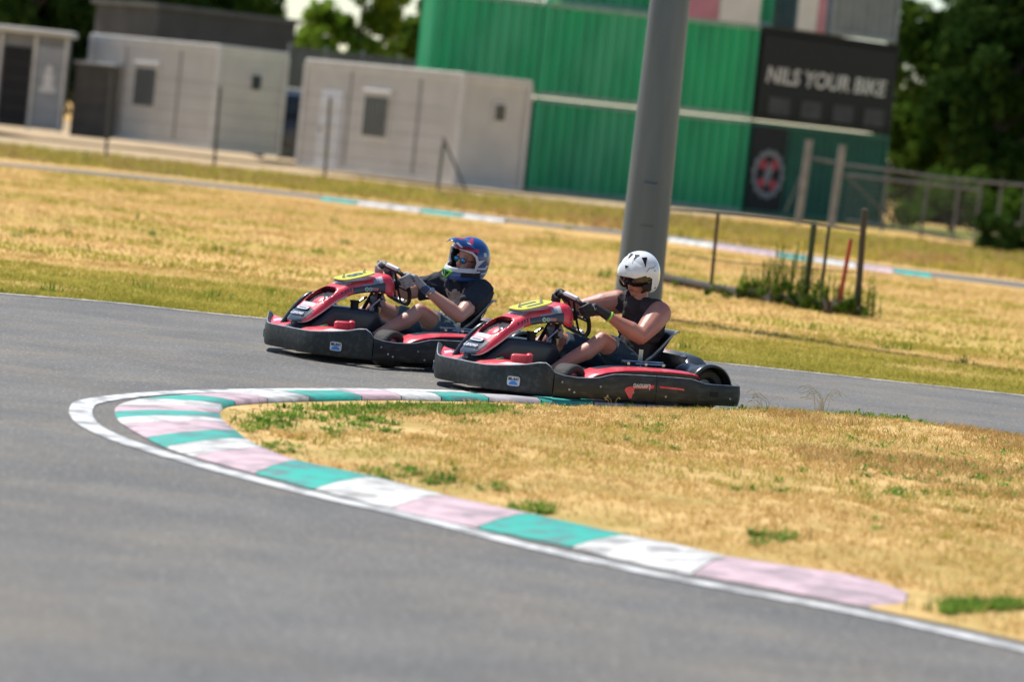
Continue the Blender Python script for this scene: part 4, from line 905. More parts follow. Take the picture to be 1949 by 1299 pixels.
    b.loft([[(x, w*math.copysign(abs(math.cos(t))**.3, math.cos(t)), (z0+z1)/2+(z1-z0)/2*math.copysign(abs(math.sin(t))**.3, math.sin(t))) for t in [2*math.pi*q/32 for q in range(32)]] for x, z0, z1, w in st_]); b.build('fuel_tank', M_blk2, k, angle=60)
    b = MB(); b.tube([(1.09, .11, .35), (1.09, .11, .400)], .028, 14); b.tube([(1.09, .11, .398), (1.09, .11, .412)], .034, 14); b.build('tank_cap', M_blk, k)
    for s in (1, -1):
        if s < 0:
            b = MB(); b.tube(catmull([(1.46, -.19, .20), (1.38, -.19, .31), (1.29, -.185, .40), (1.22, -.185, .415), (1.12, -.19, .385), (1.02, -.2, .32), (.95, -.21, .2)], 4), .021, 10); b.build('leg_hoop', M_blk2, k)
        b = MB(); b.box((1.30, s*.30, .235), (.12, .035, .085), bev=.01); b.box((1.225, s*.30, .225), (.04, .045, .12), bev=.01); b.build('caliper_guard', M_redp, k)
        b = MB(); b.tube([(.85, s*.045, .46), (.90, s*.10, .30), (.93, s*.13, .07)], .014, 8); b.build('column_support', M_blk, k)
        b = MB(); b.tube([(.87, s*.08, .43), (.97, s*.10, .355)], .009, 8); b.build('fairing_stay', M_chr, k)
        b = MB(); b.tube([(1.42, s*.30, .06), (1.2, s*.33, .058), (.5, s*.33, .058), (-.18, s*.33, .075)], .016, 8); b.build('frame_rail', M_redp if False else M_blk, k)
        b = MB(); b.tube([(1.19, s*.11, .10), (1.21, s*.11, .24)], .010, 8); b.box((1.225, s*.13, .225), (.02, .08, .05), bev=.006); b.build('pedal', M_rim, k)
        b = MB(); b.tube([(1.04, s*.32, .125), (1.04, s*.50, .125)], .014, 8); b.build('stub_axle', M_chr, k)
        b = MB(); b.tube([(.98, s*.05, .15), (1.0, s*.42, .135)], .007, 8); b.build('track_rod', M_chr, k)
        b = MB(); b.box((1.365, s*.185, .215), (.05, .02, .045), rot=Matrix.Rotation(R(15), 3, 'Y')); b.build('fairing_clip', M_gre, k, smooth=False)
    b = MB(); b.tube([(.765, 0, .52), (.86, 0, .36), (.98, 0, .14)], .011, 10); b.build('steering_column', M_chr, k)
    b = MB(); b.box((.83, 0, .425), (.07, .09, .07), rot=Matrix.Rotation(R(30), 3, 'Y'), bev=.01); b.build('column_bracket', M_lgr, k)
    b = MB(); b.box((.7, 0, .052), (1.35, .64, .005), bev=0); b.build('floor_pan', M_rim, k, smooth=False)
    # steering wheel
    n = Vector((-.88, 0, .46)).normalized(); U = Vector((.46, 0, .88)).normalized(); Cw = Vector((.700, 0, .532)); st0 = R(-13)
    def W(a, r, h=0.): a += st0*-1*-1; return Cw+(Vector((0, 1, 0))*math.cos(a)+U*math.sin(a))*r+n*h
    rt_ = lambda a: .158 if abs(math.sin(a)) < .62 else min(.158, .124/abs(math.sin(a)))
    pts = [W(a, rt_(a)) for a in [2*math.pi*q/44 for q in range(44)]]
    b = MB(); b.tube(pts, .0145, 10, closed_path=True); sw = b.build('steering_wheel', M_blk, k)
    for a0, ma, nm, ln in ((90, M_whb, 'top_pad', .105), (270, M_lgr, 'bottom_pad', .09)):
        c = W(R(a0), .128, .008); xa = (W(R(a0-30), .112)-W(R(a0+30), .112)).normalized(); ya_ = (c-Cw).normalized(); za = xa.cross(ya_)
        b = MB(); b.box((0, 0, 0), (ln*1.35, .040, .036), bev=.009); o = b
        o.v = [tuple(Matrix((xa, ya_, za)).transposed() @ Vector(v)+c) for v in o.v]; o.build(nm, ma, sw)
    b = MB()
    for a0, a1 in ((90, 90), (270, 270)):
        for dx in (-.022, .022):
            xa = (W(0, 1)-Cw).normalized(); b.tube([Cw+xa*dx, W(R(a0), .105)+xa*dx*1.3], .008, 6)
    for a0 in (0, 180): b.tube([Cw, W(R(a0), .14)], .009, 6)
    b.sph(Cw, (.04, .04, .04), nu=12, nv=8); b.build('spokes', M_blk, sw)
    for pts_, r_, nm in (([(.86, .03, .42), (.90, .08, .36), (.88, .12, .27), (.80, .16, .16)], .007, 'brake_hose'), ([(.80, -.03, .43), (.78, -.10, .36), (.84, -.16, .24), (.95, -.18, .12)], .006, 'throttle_cable'), ([(.50, .34, .09), (.40, .37, .20), (.30, .38, .26)], .006, 'cable')):
        b = MB(); b.tube(catmull(pts_, 5), r_, 6); b.build(nm, M_blk, k)
    b = MB(); b.tube([(.87, .07, .335), (.87, .07, .375)], .022, 12); rs_ = b.build('brake_reservoir', nmat('amber_reservoir', (.55, .40, .18), None, rough=.3), k)
    b = MB(); b.tube([(.87, .07, .375), (.87, .07, .390)], .024, 12); b.build('cap', M_blk, rs_)
    for s in (1, -1):
        b = MB(); b.box((.835, s*.055, .40), (.05, .03, .06), rot=Matrix.Rotation(R(30), 3, 'Y'), bev=.006); b.build('steering_clamp', M_rim, k)
    # side pods
    for s in (1, -1):
        b = MB(); S_ = [(.965, .175, .16, .50, .60), (.93, .205, .12, .45, .63), (.85, .228, .10, .42, .637), (.72, .248, .10, .41, .640), (.55, .256, .10, .41, .640), (.35, .256, .10, .41, .640), (.18, .250, .10, .42, .640), (.12, .242, .10, .44, .635), (.09, .22, .13, .47, .61)]
        rings = []
        for x, zt, zb, y0, y1 in S_:
            rings.append([(x, s*y, z) for y, z in ((y0, zb), (y0, zt-.02), (y0+.02, zt), ((y0+y1)/2, zt+.001), (y1-.03, zt-.003), (y1-.008, zt-.006), (y1, zt-.011), (y1-.003, zt-.016), (y1-.010, zt-.018), (y1-.012, zb))])
        b.loft(rings, mfun=lambda i, j: 0 if 4 <= j <= 7 else (1 if j < 1 or j > 7 else (2 if j in (1, 2) and i > 1 else 0))); b.build('side_pod', [M_redp, M_blk2, M_navy], k, angle=35)
        # rear wheel barrel guard
        b = MB(); rr = [(.345, .150), (.36, .158), (.38, .156), (.44, .150), (.50, .152), (.515, .163), (.54, .166), (.56, .164), (.57, .170), (.60, .176), (.625, .172), (.632, .160)]
        rings = [[(r*math.cos(R(a)), s*y, .135+r*math.sin(R(a))) for a in range(-14, 195, 8)] for y, r in rr]
        b.loft(rings, closed=False, caps=False); o = bpy.data.objects.new('tmp', b.mesh('tmp', [], True)); COL.objects.link(o)
        bake(o, [('SOLIDIFY', dict(thickness=.006, offset=-1))], 'wheel_guard', M_blk2, k)
        for (x, r, y0, y1, nm, st) in ((0, .138, .375, .585, 'rear_wheel', 0), (1.04, .125, .425, .555, 'front_wheel', 20)):
            c = Vector((x, s*(y0+y1)/2, r)); hw = (y1-y0)/2; Rz = Matrix.Rotation(R(-st*s if False else st), 3, 'Z'); 
            prof2 = [(-hw*.62, .068), (-hw*.95, .085), (-hw, r*.86), (-hw*.86, r*.975), (-hw*.5, r), (0, r*1.003), (hw*.5, r), (hw*.86, r*.975), (hw, r*.86), (hw*.95, .085), (hw*.62, .068)]
            t_ = MB(); t_.loft([[c+Rz @ Vector((q*math.cos(a), y, q*math.sin(a))) for a in [2*math.pi*i/32 for i in range(32)]] for y, q in prof2], caps=False); wh = thing.__call__ if False else None
            w_ = t_.build(nm, M_tyre, k, angle=50)
            b2 = MB(); b2.loft([[c+Rz @ Vector((q*math.cos(a), y, q*math.sin(a))) for a in [2*math.pi*i/24 for i in range(24)]] for y, q in ((-hw*.6, .069), (-hw*.5, .055), (-hw*.2, .03), (hw*.2, .03), (hw*.5, .055), (hw*.6, .069))]); b2.build('rim', M_rim, w_, angle=40)
            b2 = MB(); p_ = c+Rz @ Vector((0, s*hw*.6, 0)); b2.tube([c, p_+Rz @ Vector((0, s*.02, 0))], .018, 10); b2.build('hub', M_chr, w_)
    b = MB(); b.tube([(0, -.5, .138), (0, .5, .138)], .02, 12); b.build('rear_axle', M_chr, k)
    # seat
    SP = [(.56, .195, .150, .02), (.48, .13, .165, .05), (.36, .085, .172, .09), (.25, .085, .178, .13), (.15, .13, .182, .15), (.085, .22, .188, .14), (.05, .31, .198, .10), (.022, .40, .205, .055), (-.005, .462, .20, .018), (-.03, .478, .19, .0)]
    pp = catmull([Vector((a, 0, b_)) for a, b_, c_, d_ in SP], 5); qq = catmull([Vector((c_, d_, 0)) for a, b_, c_, d_ in SP], 5)
    rings = []
    for i, (p, q) in enumerate(zip(pp, qq)):
        d = (pp[min(i+1, len(pp)-1)]-pp[max(i-1, 0)]).normalized(); nn = Vector((-d.z, 0, d.x))*-1
        if nn.dot(Vector((.6, 0, .8))) < 0: nn = -nn
        rings.append([p+Vector((0, q.x*math.sin(math.pi/2*t), 0))+nn*q.y*(1-math.cos(math.pi/2*t))**1.2 for t in np.linspace(-1, 1, 19)])
    b = MB(); b.loft(rings, closed=False, caps=False); o = bpy.data.objects.new('tmp', b.mesh('tmp', [], True)); COL.objects.link(o)
    seat = bake(o, [('SOLIDIFY', dict(thickness=.008, offset=0))], 'seat', M_blk2, k)
    b = MB(); rim_ = [r[0] for r in rings]+list(rings[-1])[1:-1]+[r[-1] for r in reversed(rings)]; b.tube(rim_, .0065, 6); b.build('seat_edge', M_edge, seat)
    for s in (1, -1):
        b = MB(); b.tube([(.58, s*.41, .283), (.24, s*.40, .283)], .0065, 8); b.tube([(.50, s*.455, .272), (.26, s*.455, .272)], .006, 8)
        for x in (.56, .42, .28): b.box((x, s*.43, .272), (.02, .065, .016))
        b.build('pod_bracket', M_chr, k)
        b = MB(); b.box((.30, s*.235, .31), (.034, .005, .085), bev=.002); b.tube([(.30, s*.235, .27), (.30, s*.26, .10)], .006, 6); b.build('seat_stay', M_chr, k)
    # engine cover behind the seat, sloping down to the near wheel guard
    b = MB(); rings = []
    for y, x0, x1, zt in ((-.56, .06, -.17, .255), (-.52, .08, -.18, .325), (-.30, .06, -.19, .345), (0, -.06, -.195, .343), (.18, -.06, -.195, .338), (.30, -.02, -.19, .320), (.355, .0, -.16, .275)):
        rings.append([(x0, y, zt-.10), (x0, y, zt-.015), (x0-.02, y, zt), (x1+.04, y, zt), (x1, y, zt-.03), (x1+.01, y, zt-.14)])
    b.loft(rings, mfun=lambda i, j: 1 if (i in (1, 2) and j in (2,)) else 0); b.build('engine_cover', [M_blk2, M_redp], k, angle=35)
    b = MB(); b.box((.02, -.30, .20), (.22, .26, .17), bev=.02); 
    for z in range(5): b.box((.02, -.30, .14+.03*z), (.25, .29, .008))
    b.tube([(-.12, -.12, .24), (-.17, .05, .24), (-.17, .2, .22)], .035, 12); b.build('engine', M_rim, k)
    return k
kart = build_kart('go_kart', 'red and black go-kart at the kerb, carrying the driver in the white helmet', '11')
kart2 = copy_tree(kart)
kart2['label'] = 'red and black go-kart further back, carrying the driver in the blue helmet'
for ch in kart2.children:
    if ch.name.startswith('number_plate'):
        for g in list(ch.children):
            if g.name.startswith('digits'):
                dmesh = text('8', .165, M_navy, 'digits', ch, Matrix.Translation((1.045, 0, .573)) @ Matrix.Rotation(R(15), 4, 'Y') @ Matrix.Translation((0, 0, .0052)) @ Matrix.Rotation(R(90), 4, 'Z'), .0008, bold=.004); bpy.data.objects.remove(g)
def place(o, O, psi): o.location = (O[0], O[1], .006); o.rotation_euler = (0, 0, R(180+psi))
K_NEAR = ((.95, 25.2), 35); K_FAR = ((-.275, 26.85), 36)
place(kart, *K_NEAR); place(kart2, *K_FAR)
# ---------------------------------------------------------------- drivers
M_skin = nmat('sunburnt_skin', (.50, .235, .17), (.43, .165, .12), 6, .46, bump=.15, bscale=160, c3=(.46, .15, .11), s3=4.5)
M_skin2 = nmat('fair_skin', (.54, .31, .225), (.48, .22, .165), 5, .46, bump=.15, bscale=160, c3=(.50, .15, .13), s3=5)
for mm in (M_skin, M_skin2):
    pb_ = mm.node_tree.nodes['Principled BSDF']; pb_.inputs['Subsurface Weight'].default_value = .12; pb_.inputs['Subsurface Radius'].default_value = (.02, .008, .004)
M_brownshirt = nmat('dark_brown_cotton', (.042, .026, .024), (.018, .013, .013), 7, .88, bump=.3, bscale=40)
M_navyshirt = nmat('navy_cotton', (.012, .016, .024), (.020, .025, .036), 9, .9, bump=.25, bscale=50)
M_print = nmat('tan_shirt_print', (.58, .43, .32), (.34, .29, .27), 30, .8)
M_denim = nmat('dark_denim', (.013, .032, .055), (.025, .055, .09), 14, .85, bump=.3, bscale=60)
M_denim2 = nmat('faded_denim', (.05, .10, .15), (.09, .16, .21), 12, .85, bump=.3, bscale=60)
M_glb = nmat('black_glove', (.009, .009, .010), (.016, .016, .018), 20, .6, bump=.2, bscale=90)
M_glg = nmat('grey_glove', (.36, .35, .34), (.25, .25, .26), 20, .7, bump=.2, bscale=90)
M_navg = nmat('navy_glove_print', (.03, .07, .14), None, rough=.6)
M_hwh = nmat('white_helmet_shell', (.82, .83, .84), None, rough=.18, coat=.6)
M_hbl = nmat('blue_helmet_shell', (.010, .075, .27), (.008, .05, .19), 6, .22, coat=.5)
M_hred = nmat('red_helmet_print', (.42, .03, .10), None, rough=.25, coat=.5)
M_vis = nmat('smoked_visor', (.012, .010, .010), None, rough=.07, spec=.8)
M_pad = nmat('black_padding', (.015, .014, .014), (.03, .028, .027), 20, .8)
M_lens = nmat('blue_mirror_lens', (.02, .22, .45), None, rough=.08, metal=.8)
M_neon = nmat('neon_green_plastic', (.25, .80, .03), None, rough=.35)
M_lip = nmat('lips', (.42, .12, .10), None, rough=.45)
M_shoe = nmat('grey_shoe', (.16, .165, .15), (.10, .10, .095), 12, .75)
M_strap = M_blk

def hand(mb, G, r, n, t, wrist, sgn, fat=1.0):
    """closed hand gripping a rim: G grip point, r outward, n to the driver, t along the rim upwards"""
    G = Vector(G)
    pc = G+r*.030+n*.022
    mb.limb([pc+t*.026, pc-t*.026], [.021*fat, .019*fat]); mb.limb([pc, G+r*.040+n*.050, wrist], [.026*fat, .025*fat, .026*fat])
    for o, L_ in ((.034, .95), (.0125, 1.05), (-.0095, 1.0), (-.031, .85)):
        k = G+r*(.034*L_)+n*.004+t*o
        mb.limb([pc+t*o*.8, k, G+r*.026*L_-n*.022+t*o, G-r*.006-n*.027*L_+t*o, G-r*.022-n*.010+t*o], [.0108*fat, .0103*fat, .0098*fat, .0092*fat, .0084*fat], n=10)
    mb.limb([G+r*.034+n*.040+t*.012, G+r*.016+n*.036+t*.038, G-r*.004+n*.026+t*.048, G-r*.018+n*.020+t*.050], [.014*fat, .0125*fat, .0115*fat, .0098*fat], n=10)

def build_driver(name, label, J, skin, shirt, shorts, sleeves, glove_mat, loc, psi, dark=False):
    """J: joint positions in kart coordinates"""
    p = thing(name, label, 'person', (0, 0, 0), 0, None)
    V = {k: Vector(v) for k, v in J.items() if not isinstance(v, float)}
    Rh = Matrix.Rotation(R(J['yaw']), 3, 'Z') @ Matrix.Rotation(R(J['pitch']), 3, 'Y') @ Matrix.Rotation(R(J['roll']), 3, 'X')
    HC = V['head']
    # body -------------------------------------------------------
    b = MB(); sp = (V['chest']-V['pelvis']).normalized(); q = sp.rotation_difference(Vector((0, 0, 1))).inverted().to_matrix()
    sh = (V['shL']-V['shR']).normalized(); 
    b.sph(V['pelvis'], (.125, .165, .11)); b.sph(V['pelvis'].lerp(V['chest'], .45), (.112, .148, .14), q, 16, 10); b.sph(V['chest'], (.105, .150, .155), q, 16, 10)
    b.limb([V['shL'].lerp(V['shR'], .05), V['shR'].lerp(V['shL'], .05)], [.050, .050])
    b.limb([V['neck']-sp*.06, V['neck'].lerp(HC, .55)], [.056, .055]); b.limb([V['neck']-sp*.04, V['shL'].lerp(V['neck'], .3)], [.042, .040]); b.limb([V['neck']-sp*.04, V['shR'].lerp(V['neck'], .3)], [.042, .040])
    arm = {}
    for s in 'LR':
        a, e, w = V['sh'+s], V['el'+s], V['wr'+s]
        b.sph(a, .066); b.limb([a, a.lerp(e, .35), a.lerp(e, .75), e], [.066*J['arm'], .064*J['arm'], .052*J['arm'], .043*J['arm']]); b.limb([e, e.lerp(w, .28), e.lerp(w, .7), w], [.043*J['arm'], .048*J['arm'], .037, .028])
        h, kn, an = V['hip'+s], V['kn'+s], V['an'+s]
        b.limb([h, h.lerp(kn, .5), h.lerp(kn, .9), kn], [.088, .078, .060, .054]); d = (an-kn); back = Vector((-.2, 0, -1)) 
        calf = kn+d*.30+Vector((-.35, 0, -.6)).normalized()*.012
        b.limb([kn, calf, kn+d*.62, an], [.052, .056, .043, .033])
    # head
    def H(x, y, z): return HC+Rh @ Vector((x, y, z))
    H0 = H; H = lambda x, y, z: H0(x, y, z+J['drop'])
    b.sph(H(-.005, 0, .02), (.092, .073, .098), Rh, 18, 12); b.sph(H(.024, 0, -.048), (.068, .064, .066), Rh, 16, 10); b.sph(H(.066, 0, -.088), (.024, .026, .020), Rh, 12, 8)
    b.limb([H(.088, 0, .012), H(.108, 0, -.026)], [.009, .0135], 10); b.sph(H(.098, .011, -.029), .009, nu=8, nv=6); b.sph(H(.098, -.011, -.029), .009, nu=8, nv=6)
    for s in (1, -1):
        b.sph(H(.060, s*.036, -.022), (.026, .022, .020), Rh, 10, 8); b.sph(H(.078, s*.028, .026), (.016, .024, .010), Rh, 10, 8); b.sph(H(-.01, s*.075, -.01), (.018, .010, .030), Rh, 10, 8)
    b.sph(H(.088, 0, -.052), (.012, .022, .006), Rh, 10, 6); b.sph(H(.086, 0, -.062), (.012, .019, .006), Rh, 10, 6)
    remesh(b, .0055, 5, 'body', skin, p)
    b = MB(); b.sph(H(.0975, 0, -.0525), (.006, .021, .0038), Rh, 12, 6); b.sph(H(.0955, 0, -.0610), (.006, .018, .0045), Rh, 12, 6); b.build('lips', M_lip, p)
    if not dark:
        pass
    # shirt ------------------------------------------------------
    b = MB(); b.sph(V['pelvis']+sp*.05, (.138, .178, .12)); b.sph(V['pelvis'].lerp(V['chest'], .45), (.128, .166, .15), q, 16, 10); b.sph(V['chest'], (.130, .176, .180), q, 16, 10)
    if sleeves:
        b.limb([V['shL'], V['shR']], [.080, .080]); b.limb([V['neck']-sp*.045, V['shL'].lerp(V['neck'], .25)], [.062, .064]); b.limb([V['neck']-sp*.045, V['shR'].lerp(V['neck'], .25)], [.062, .064]); b.sph(V['neck']-sp*.07+Vector((.03, 0, 0)), .085)
        for s in 'LR':
            a, e = V['sh'+s], V['el'+s]; e2 = a.lerp(e, .62); b.tube([a, e2], [.084, .074], 18); b.sph(a, .085)
    else:
        b.limb([V['shL'].lerp(V['shR'], .2), V['shR'].lerp(V['shL'], .2)], [.070, .070]); b.limb([V['neck']-sp*.05, V['shL'].lerp(V['neck'], .36)], [.066, .064]); b.limb([V['neck']-sp*.05, V['shR'].lerp(V['neck'], .36)], [.066, .064]); b.sph(V['neck']-sp*.07+Vector((.03, 0, 0)), .085)
    f_ = J['fold']
    def dsp(co):
        s_ = co @ Vector((.3, 0, 1)); w_ = noise.fractal(Vector((co.x*5+f_, co.y*14+co.z*6, co.z*7-co.y*5)), 1., 2., 3); r_ = 1-abs(noise.noise(Vector((co.x*4+co.z*9+f_, co.y*16+co.z*10, co.z*4))))*3.2
        return w_*.011+max(-.35, r_)*.012-.001
    mf = None
    if sleeves:
        C_ = V['chest']; fwv = Vector((1, .35, 0)).normalized()
        def mf(c, n_):
            l = c-C_; return 1 if (n_.x > .1 and abs(l.y-.03) < .085+.03*noise.noise(c*30) and -.11 < l.z < .105+.03*noise.noise(c*40) and noise.noise(c*30+Vector((3, 0, 0))) > -.35) else 0
    remesh(b, .0065, 3, 'shirt', [shirt, M_print], p, dsp, mf)
    # shorts -----------------------------------------------------
    b = MB(); b.sph(V['pelvis'], (.145, .182, .115))
    for s in 'LR':
        h, kn = V['hip'+s], V['kn'+s]; e2 = h.lerp(kn, J['short']); b.tube([h, h.lerp(kn, .5), e2], [.104, .098, .084], 20); b.sph(h, .104)
    remesh(b, .0065, 2, 'shorts', shorts, p, lambda co: noise.fractal(Vector((co.x*9, co.y*13, co.z*13)), 1., 2., 3)*.011)
    # hands ------------------------------------------------------
    nW = Vector((-.88, 0, .46)).normalized(); UW = Vector((.46, 0, .88)).normalized(); CW = Vector((.700, 0, .532)); Y = Vector((0, 1, 0))
    for s, sg, ang in (('L', 1, 14), ('R', -1, 36)):
        r_ = Y*sg*math.cos(R(ang))+UW*math.sin(R(ang)); t_ = (UW*math.cos(R(ang))-Y*sg*math.sin(R(ang))); G = CW+r_*.158
        b = MB(); hand(b, G, r_, nW, t_, V['wr'+s], sg, 1.14); gl = remesh(b, .0024, 2, 'glove', glove_mat, p)
        w, e = V['wr'+s], V['el'+s]; d = (e-w).normalized(); b = MB(); b.tube([w-d*.022, w+d*.012, w+d*.030], [.029, .031, .0335], 20); b.build('cuff', M_glb if glove_mat is M_glb else M_navg, gl)
        # piping on the back of the glove
        bk = G+r_*.060+nW*.038
        pi = MB()
        if glove_mat is M_glb:
            pi.tube([bk+t_*.026+r_*.004, bk-t_*.012+r_*.009-nW*.008, bk+t_*.002+nW*.022+r_*.005, bk-t_*.022+nW*.014+r_*.004], .0026, 5); pi.build('piping', M_whb, gl)
        else:
            for o in (.022, .004, -.014): pi.sph(bk+t_*o+r_*.004-nW*.012, (.010, .008, .006), nu=8, nv=6)
            pi.build('knuckle_pad', M_navg, gl)
    w, e = V['wrL'], V['elL']; d = (e-w).normalized()
    if glove_mat is M_glb:
        b = MB(); o_ = d.orthogonal().normalized(); o2 = d.cross(o_); c = w+d*.040
        b.tube([c+(o_*math.cos(a)+o2*math.sin(a))*.033 for a in [2*math.pi*i/24 for i in range(24)]], .0055, 6, closed_path=True); b.build('wristband', M_neon, p)
    else:
        b = MB(); o_ = d.orthogonal().normalized(); o2 = d.cross(o_); c = w+d*.050
        b.tube([c+(o_*math.cos(a)+o2*math.sin(a))*.034 for a in [2*math.pi*i/24 for i in range(24)]], .006, 6, closed_path=True); wt = b.build('watch', M_chr, p)
        f1 = (Vector((0, .8, .5))-d*Vector((0, .8, .5)).dot(d)).normalized(); b = MB(); b.tube([c+f1*.030, c+f1*.042], .019, 16); b.build('watch_face', M_lgr, wt)
    # shoes ------------------------------------------------------
    for s in 'LR':
        an, to = V['an'+s], V['to'+s]; heel = an+Vector((.0, 0, -.055)); b = MB(); b.limb([heel, heel.lerp(to, .45), to], [.038, .039, .036]); b.limb([heel, an+Vector((0, 0, .0))], [.038, .041])
        remesh(b, .006, 3, 'shoe', M_shoe, p)
    return p, H0, Rh, HC

def shell(a0, a1, e0, e1, rad, da=6, de=5, top=True, mask=None, mfun=None, off=0.):
    """piece of an ellipsoid shell: azimuth a0..a1 from the front, elevation e0..e1"""
    A = np.linspace(a0, a1, int(round((a1-a0)/da))+1); E = np.linspace(e0, e1, int(round((e1-e0)/de))+1); rings = []
    for e in E:
        r = []
        for a in A:
            ca_, sa_, ce, se = math.cos(R(a)), math.sin(R(a)), math.cos(R(e)), math.sin(R(e)); k = (rad[0]+off if ca_ > 0 else rad[3]+off)
            ce2 = ce**.9 if e > 0 else ce**.45
            r.append(Vector((k*ca_*ce2, (rad[1]+off)*sa_*ce2, (rad[2]+off)*se)))
        rings.append(r)
    b = MB()
    def mf(i, j):
        am, em = (A[j]+A[j+1])/2, (E[i]+E[i+1])/2
        if mask and not mask(am, em): return None
        return mfun(am, em) if mfun else 0
    b.loft(rings, closed=False, caps=False, mfun=mf); return b
def place_shell(b, H, name, mats, parent, thick=.008, sub=True):
    b.v = [tuple(H(*v)) for v in b.v]
    me = b.mesh('tmp', mats if isinstance(mats, list) else [mats], True); bm = bmesh.new(); bm.from_mesh(me); bmesh.ops.remove_doubles(bm, verts=bm.verts, dist=1e-5); bmesh.ops.recalc_face_normals(bm, faces=bm.faces); bm.to_mesh(me); bm.free()
    o = bpy.data.objects.new('tmp', me); COL.objects.link(o)
    md = o.modifiers.new('S', 'SOLIDIFY'); md.thickness = thick; md.offset = 1
    if sub: m2 = o.modifiers.new('B', 'SUBSURF'); m2.levels = 1; m2.render_levels = 1
    dg = bpy.context.evaluated_depsgraph_get(); dg.update(); me = bpy.data.meshes.new_from_object(o.evaluated_get(dg)); bpy.data.objects.remove(o); me.name = name
    for pg in me.polygons: pg.use_smooth = True
    n = bpy.data.objects.new(name, me); COL.objects.link(n); n.parent = parent; return n
def hplate(pts, H, name, mat, parent, t=.003):
    """small convex plate from points given in head coordinates; thickness outward"""
    P = [Vector(q) for q in pts]; n = (P[1]-P[0]).cross(P[2]-P[0]).normalized(); c = sum(P, Vector())/len(P)
    if n.dot(c) < 0: n = -n
    k = len(P); b = MB(); b.add([H(*q) for q in P]+[H(*(q+n*t)) for q in P], [tuple(range(k)), tuple(range(k, 2*k))]+[(j, (j+1) % k, k+(j+1) % k, k+j) for j in range(k)]); return b.build(name, mat, parent, smooth=False)
def on(rad, a, e, off=0.):
    ca_, sa_, ce, se = math.cos(R(a)), math.sin(R(a)), math.cos(R(e)), math.sin(R(e)); k = (rad[0]+off if ca_ > 0 else rad[3]+off); ce2 = ce**.9 if e > 0 else ce**.45
    return Vector((k*ca_*ce2, (rad[1]+off)*sa_*ce2, (rad[2]+off)*se))

def open_helmet(p, H):
    rad = (.138, .122, .132, .132); A0 = 78
    def mask(a, e): return not (abs(a) < A0 and e < 8-max(0, (abs(a)-50))*.45)
    hs = place_shell(shell(-180, 180, -60, 90, rad, 6, 5, mask=mask), H, 'helmet', M_hwh, p, .010)
    place_shell(shell(-180, 180, -60, 85, rad, 9, 8, mask=lambda a, e: not (abs(a) < A0 and e < 4), off=-.012), H, 'lining', M_pad, hs, .008)
    # brow piece with a lowered point in the middle, standing proud
    A = np.linspace(-66, 66, 23); rings = []
    for f in np.linspace(0, 1, 10):
        r = []
        for a in A:
            q = abs(a)/66; lo = 4+3*q**2-3*math.exp(-((abs(a)-30)/9)**2); hi = 56-34*q**1.5; e = lo+(hi-lo)*f; off = .016*(1-q**4)*(1-f**2)+.003+.006*math.exp(-((abs(a)-24)/5)**2)*(1-f)
            r.append(on(rad, a, e, off))
        rings.append(r)
    b = MB(); b.loft(rings, closed=False, caps=False); place_shell(b, H, 'peak', M_hwh, hs, .006)
    rings = [[on(rad, a, e-(8*math.exp(-(a/14)**2) if e < -20 else 0)*-1, .003-.012*(1 if e < -20 else 0)) for a in np.linspace(-77, 77, 31)] for e in (12, 3, -7, -16, -24, -31)]
    b = MB(); b.loft(rings, closed=False, caps=False); place_shell(b, H, 'visor', M_vis, hs, .003)
    for s in (1, -1):
        for k_, (a, e, w, h) in enumerate(((62, 46, 17, 22), (20, 64, 22, 12))):
            P = [on(rad, s*(a-w*.6), e+h*.6, .010), on(rad, s*(a+w*1.0), e+h*.5, .010), on(rad, s*(a-w*.2), e-h*.8, .011)]
            hplate(P, H, 'vent', M_blk, hs, .005)
        P = [on(rad, s*(44+0), 28, .012), on(rad, s*48, 36, .012), on(rad, s*41, 36, .012)]; 
        b = MB(); c = on(rad, s*93, -38, .0105); b.tube([H(*c), H(*(c*1.02))], .006, 10); b.build('screw', M_blk, hs)
        b = MB(); c = on(rad, s*88, 14, .0105); b.tube([H(*c), H(*(c*1.02))], .005, 10); b.build('snap', M_lgr, hs)
        b = MB(); b.tube([H(*on(rad, s*a, e, .0115)) for a, e in ((40, 2), (52, 8), (62, 18), (72, 25), (82, 22), (100, 27))], .0026, 6); b.build('shell_crease_shade', M_lgr, hs)  # grey line paints the shade of the shell's crease
        # chin strap
        b = MB(); b.tube([H(.02, s*.095, -.075), H(.045, s*.070, -.105), H(.05, s*.03, -.125), H(.05, 0, -.128)], .009, 8); b.build('chin_strap', M_pad, hs)
        b = MB(); b.sph(H(.035, s*.092, -.06), (.05, .02, .045), nu=12, nv=8); b.build('cheek_pad', M_pad, hs)
    hplate([on(rad, -7, 32, .020), on(rad, 7, 32, .020), on(rad, 0, 23, .022)], H, 'logo', M_blk, hs, .003)
    tri = [on(rad, 2, 13, .0235), on(rad, 18, 13, .0235), on(rad, 10, 23, .0215)]
    b = MB(); b.tube([H(*q) for q in tri], .0016, 5, closed_path=True); b.build('triangle_logo', M_blk, hs)
    for s in (1, -1):
        b = MB(); b.tube([H(*on(rad, s*a, e, o_)) for a, e, o_ in ((26, 4, .0235), (22, 22, .021), (17, 40, .015), (14, 52, .010))], .0022, 6); b.build('peak_crease_shade', M_lgr, hs)  # grey lines paint crease shade along the peak

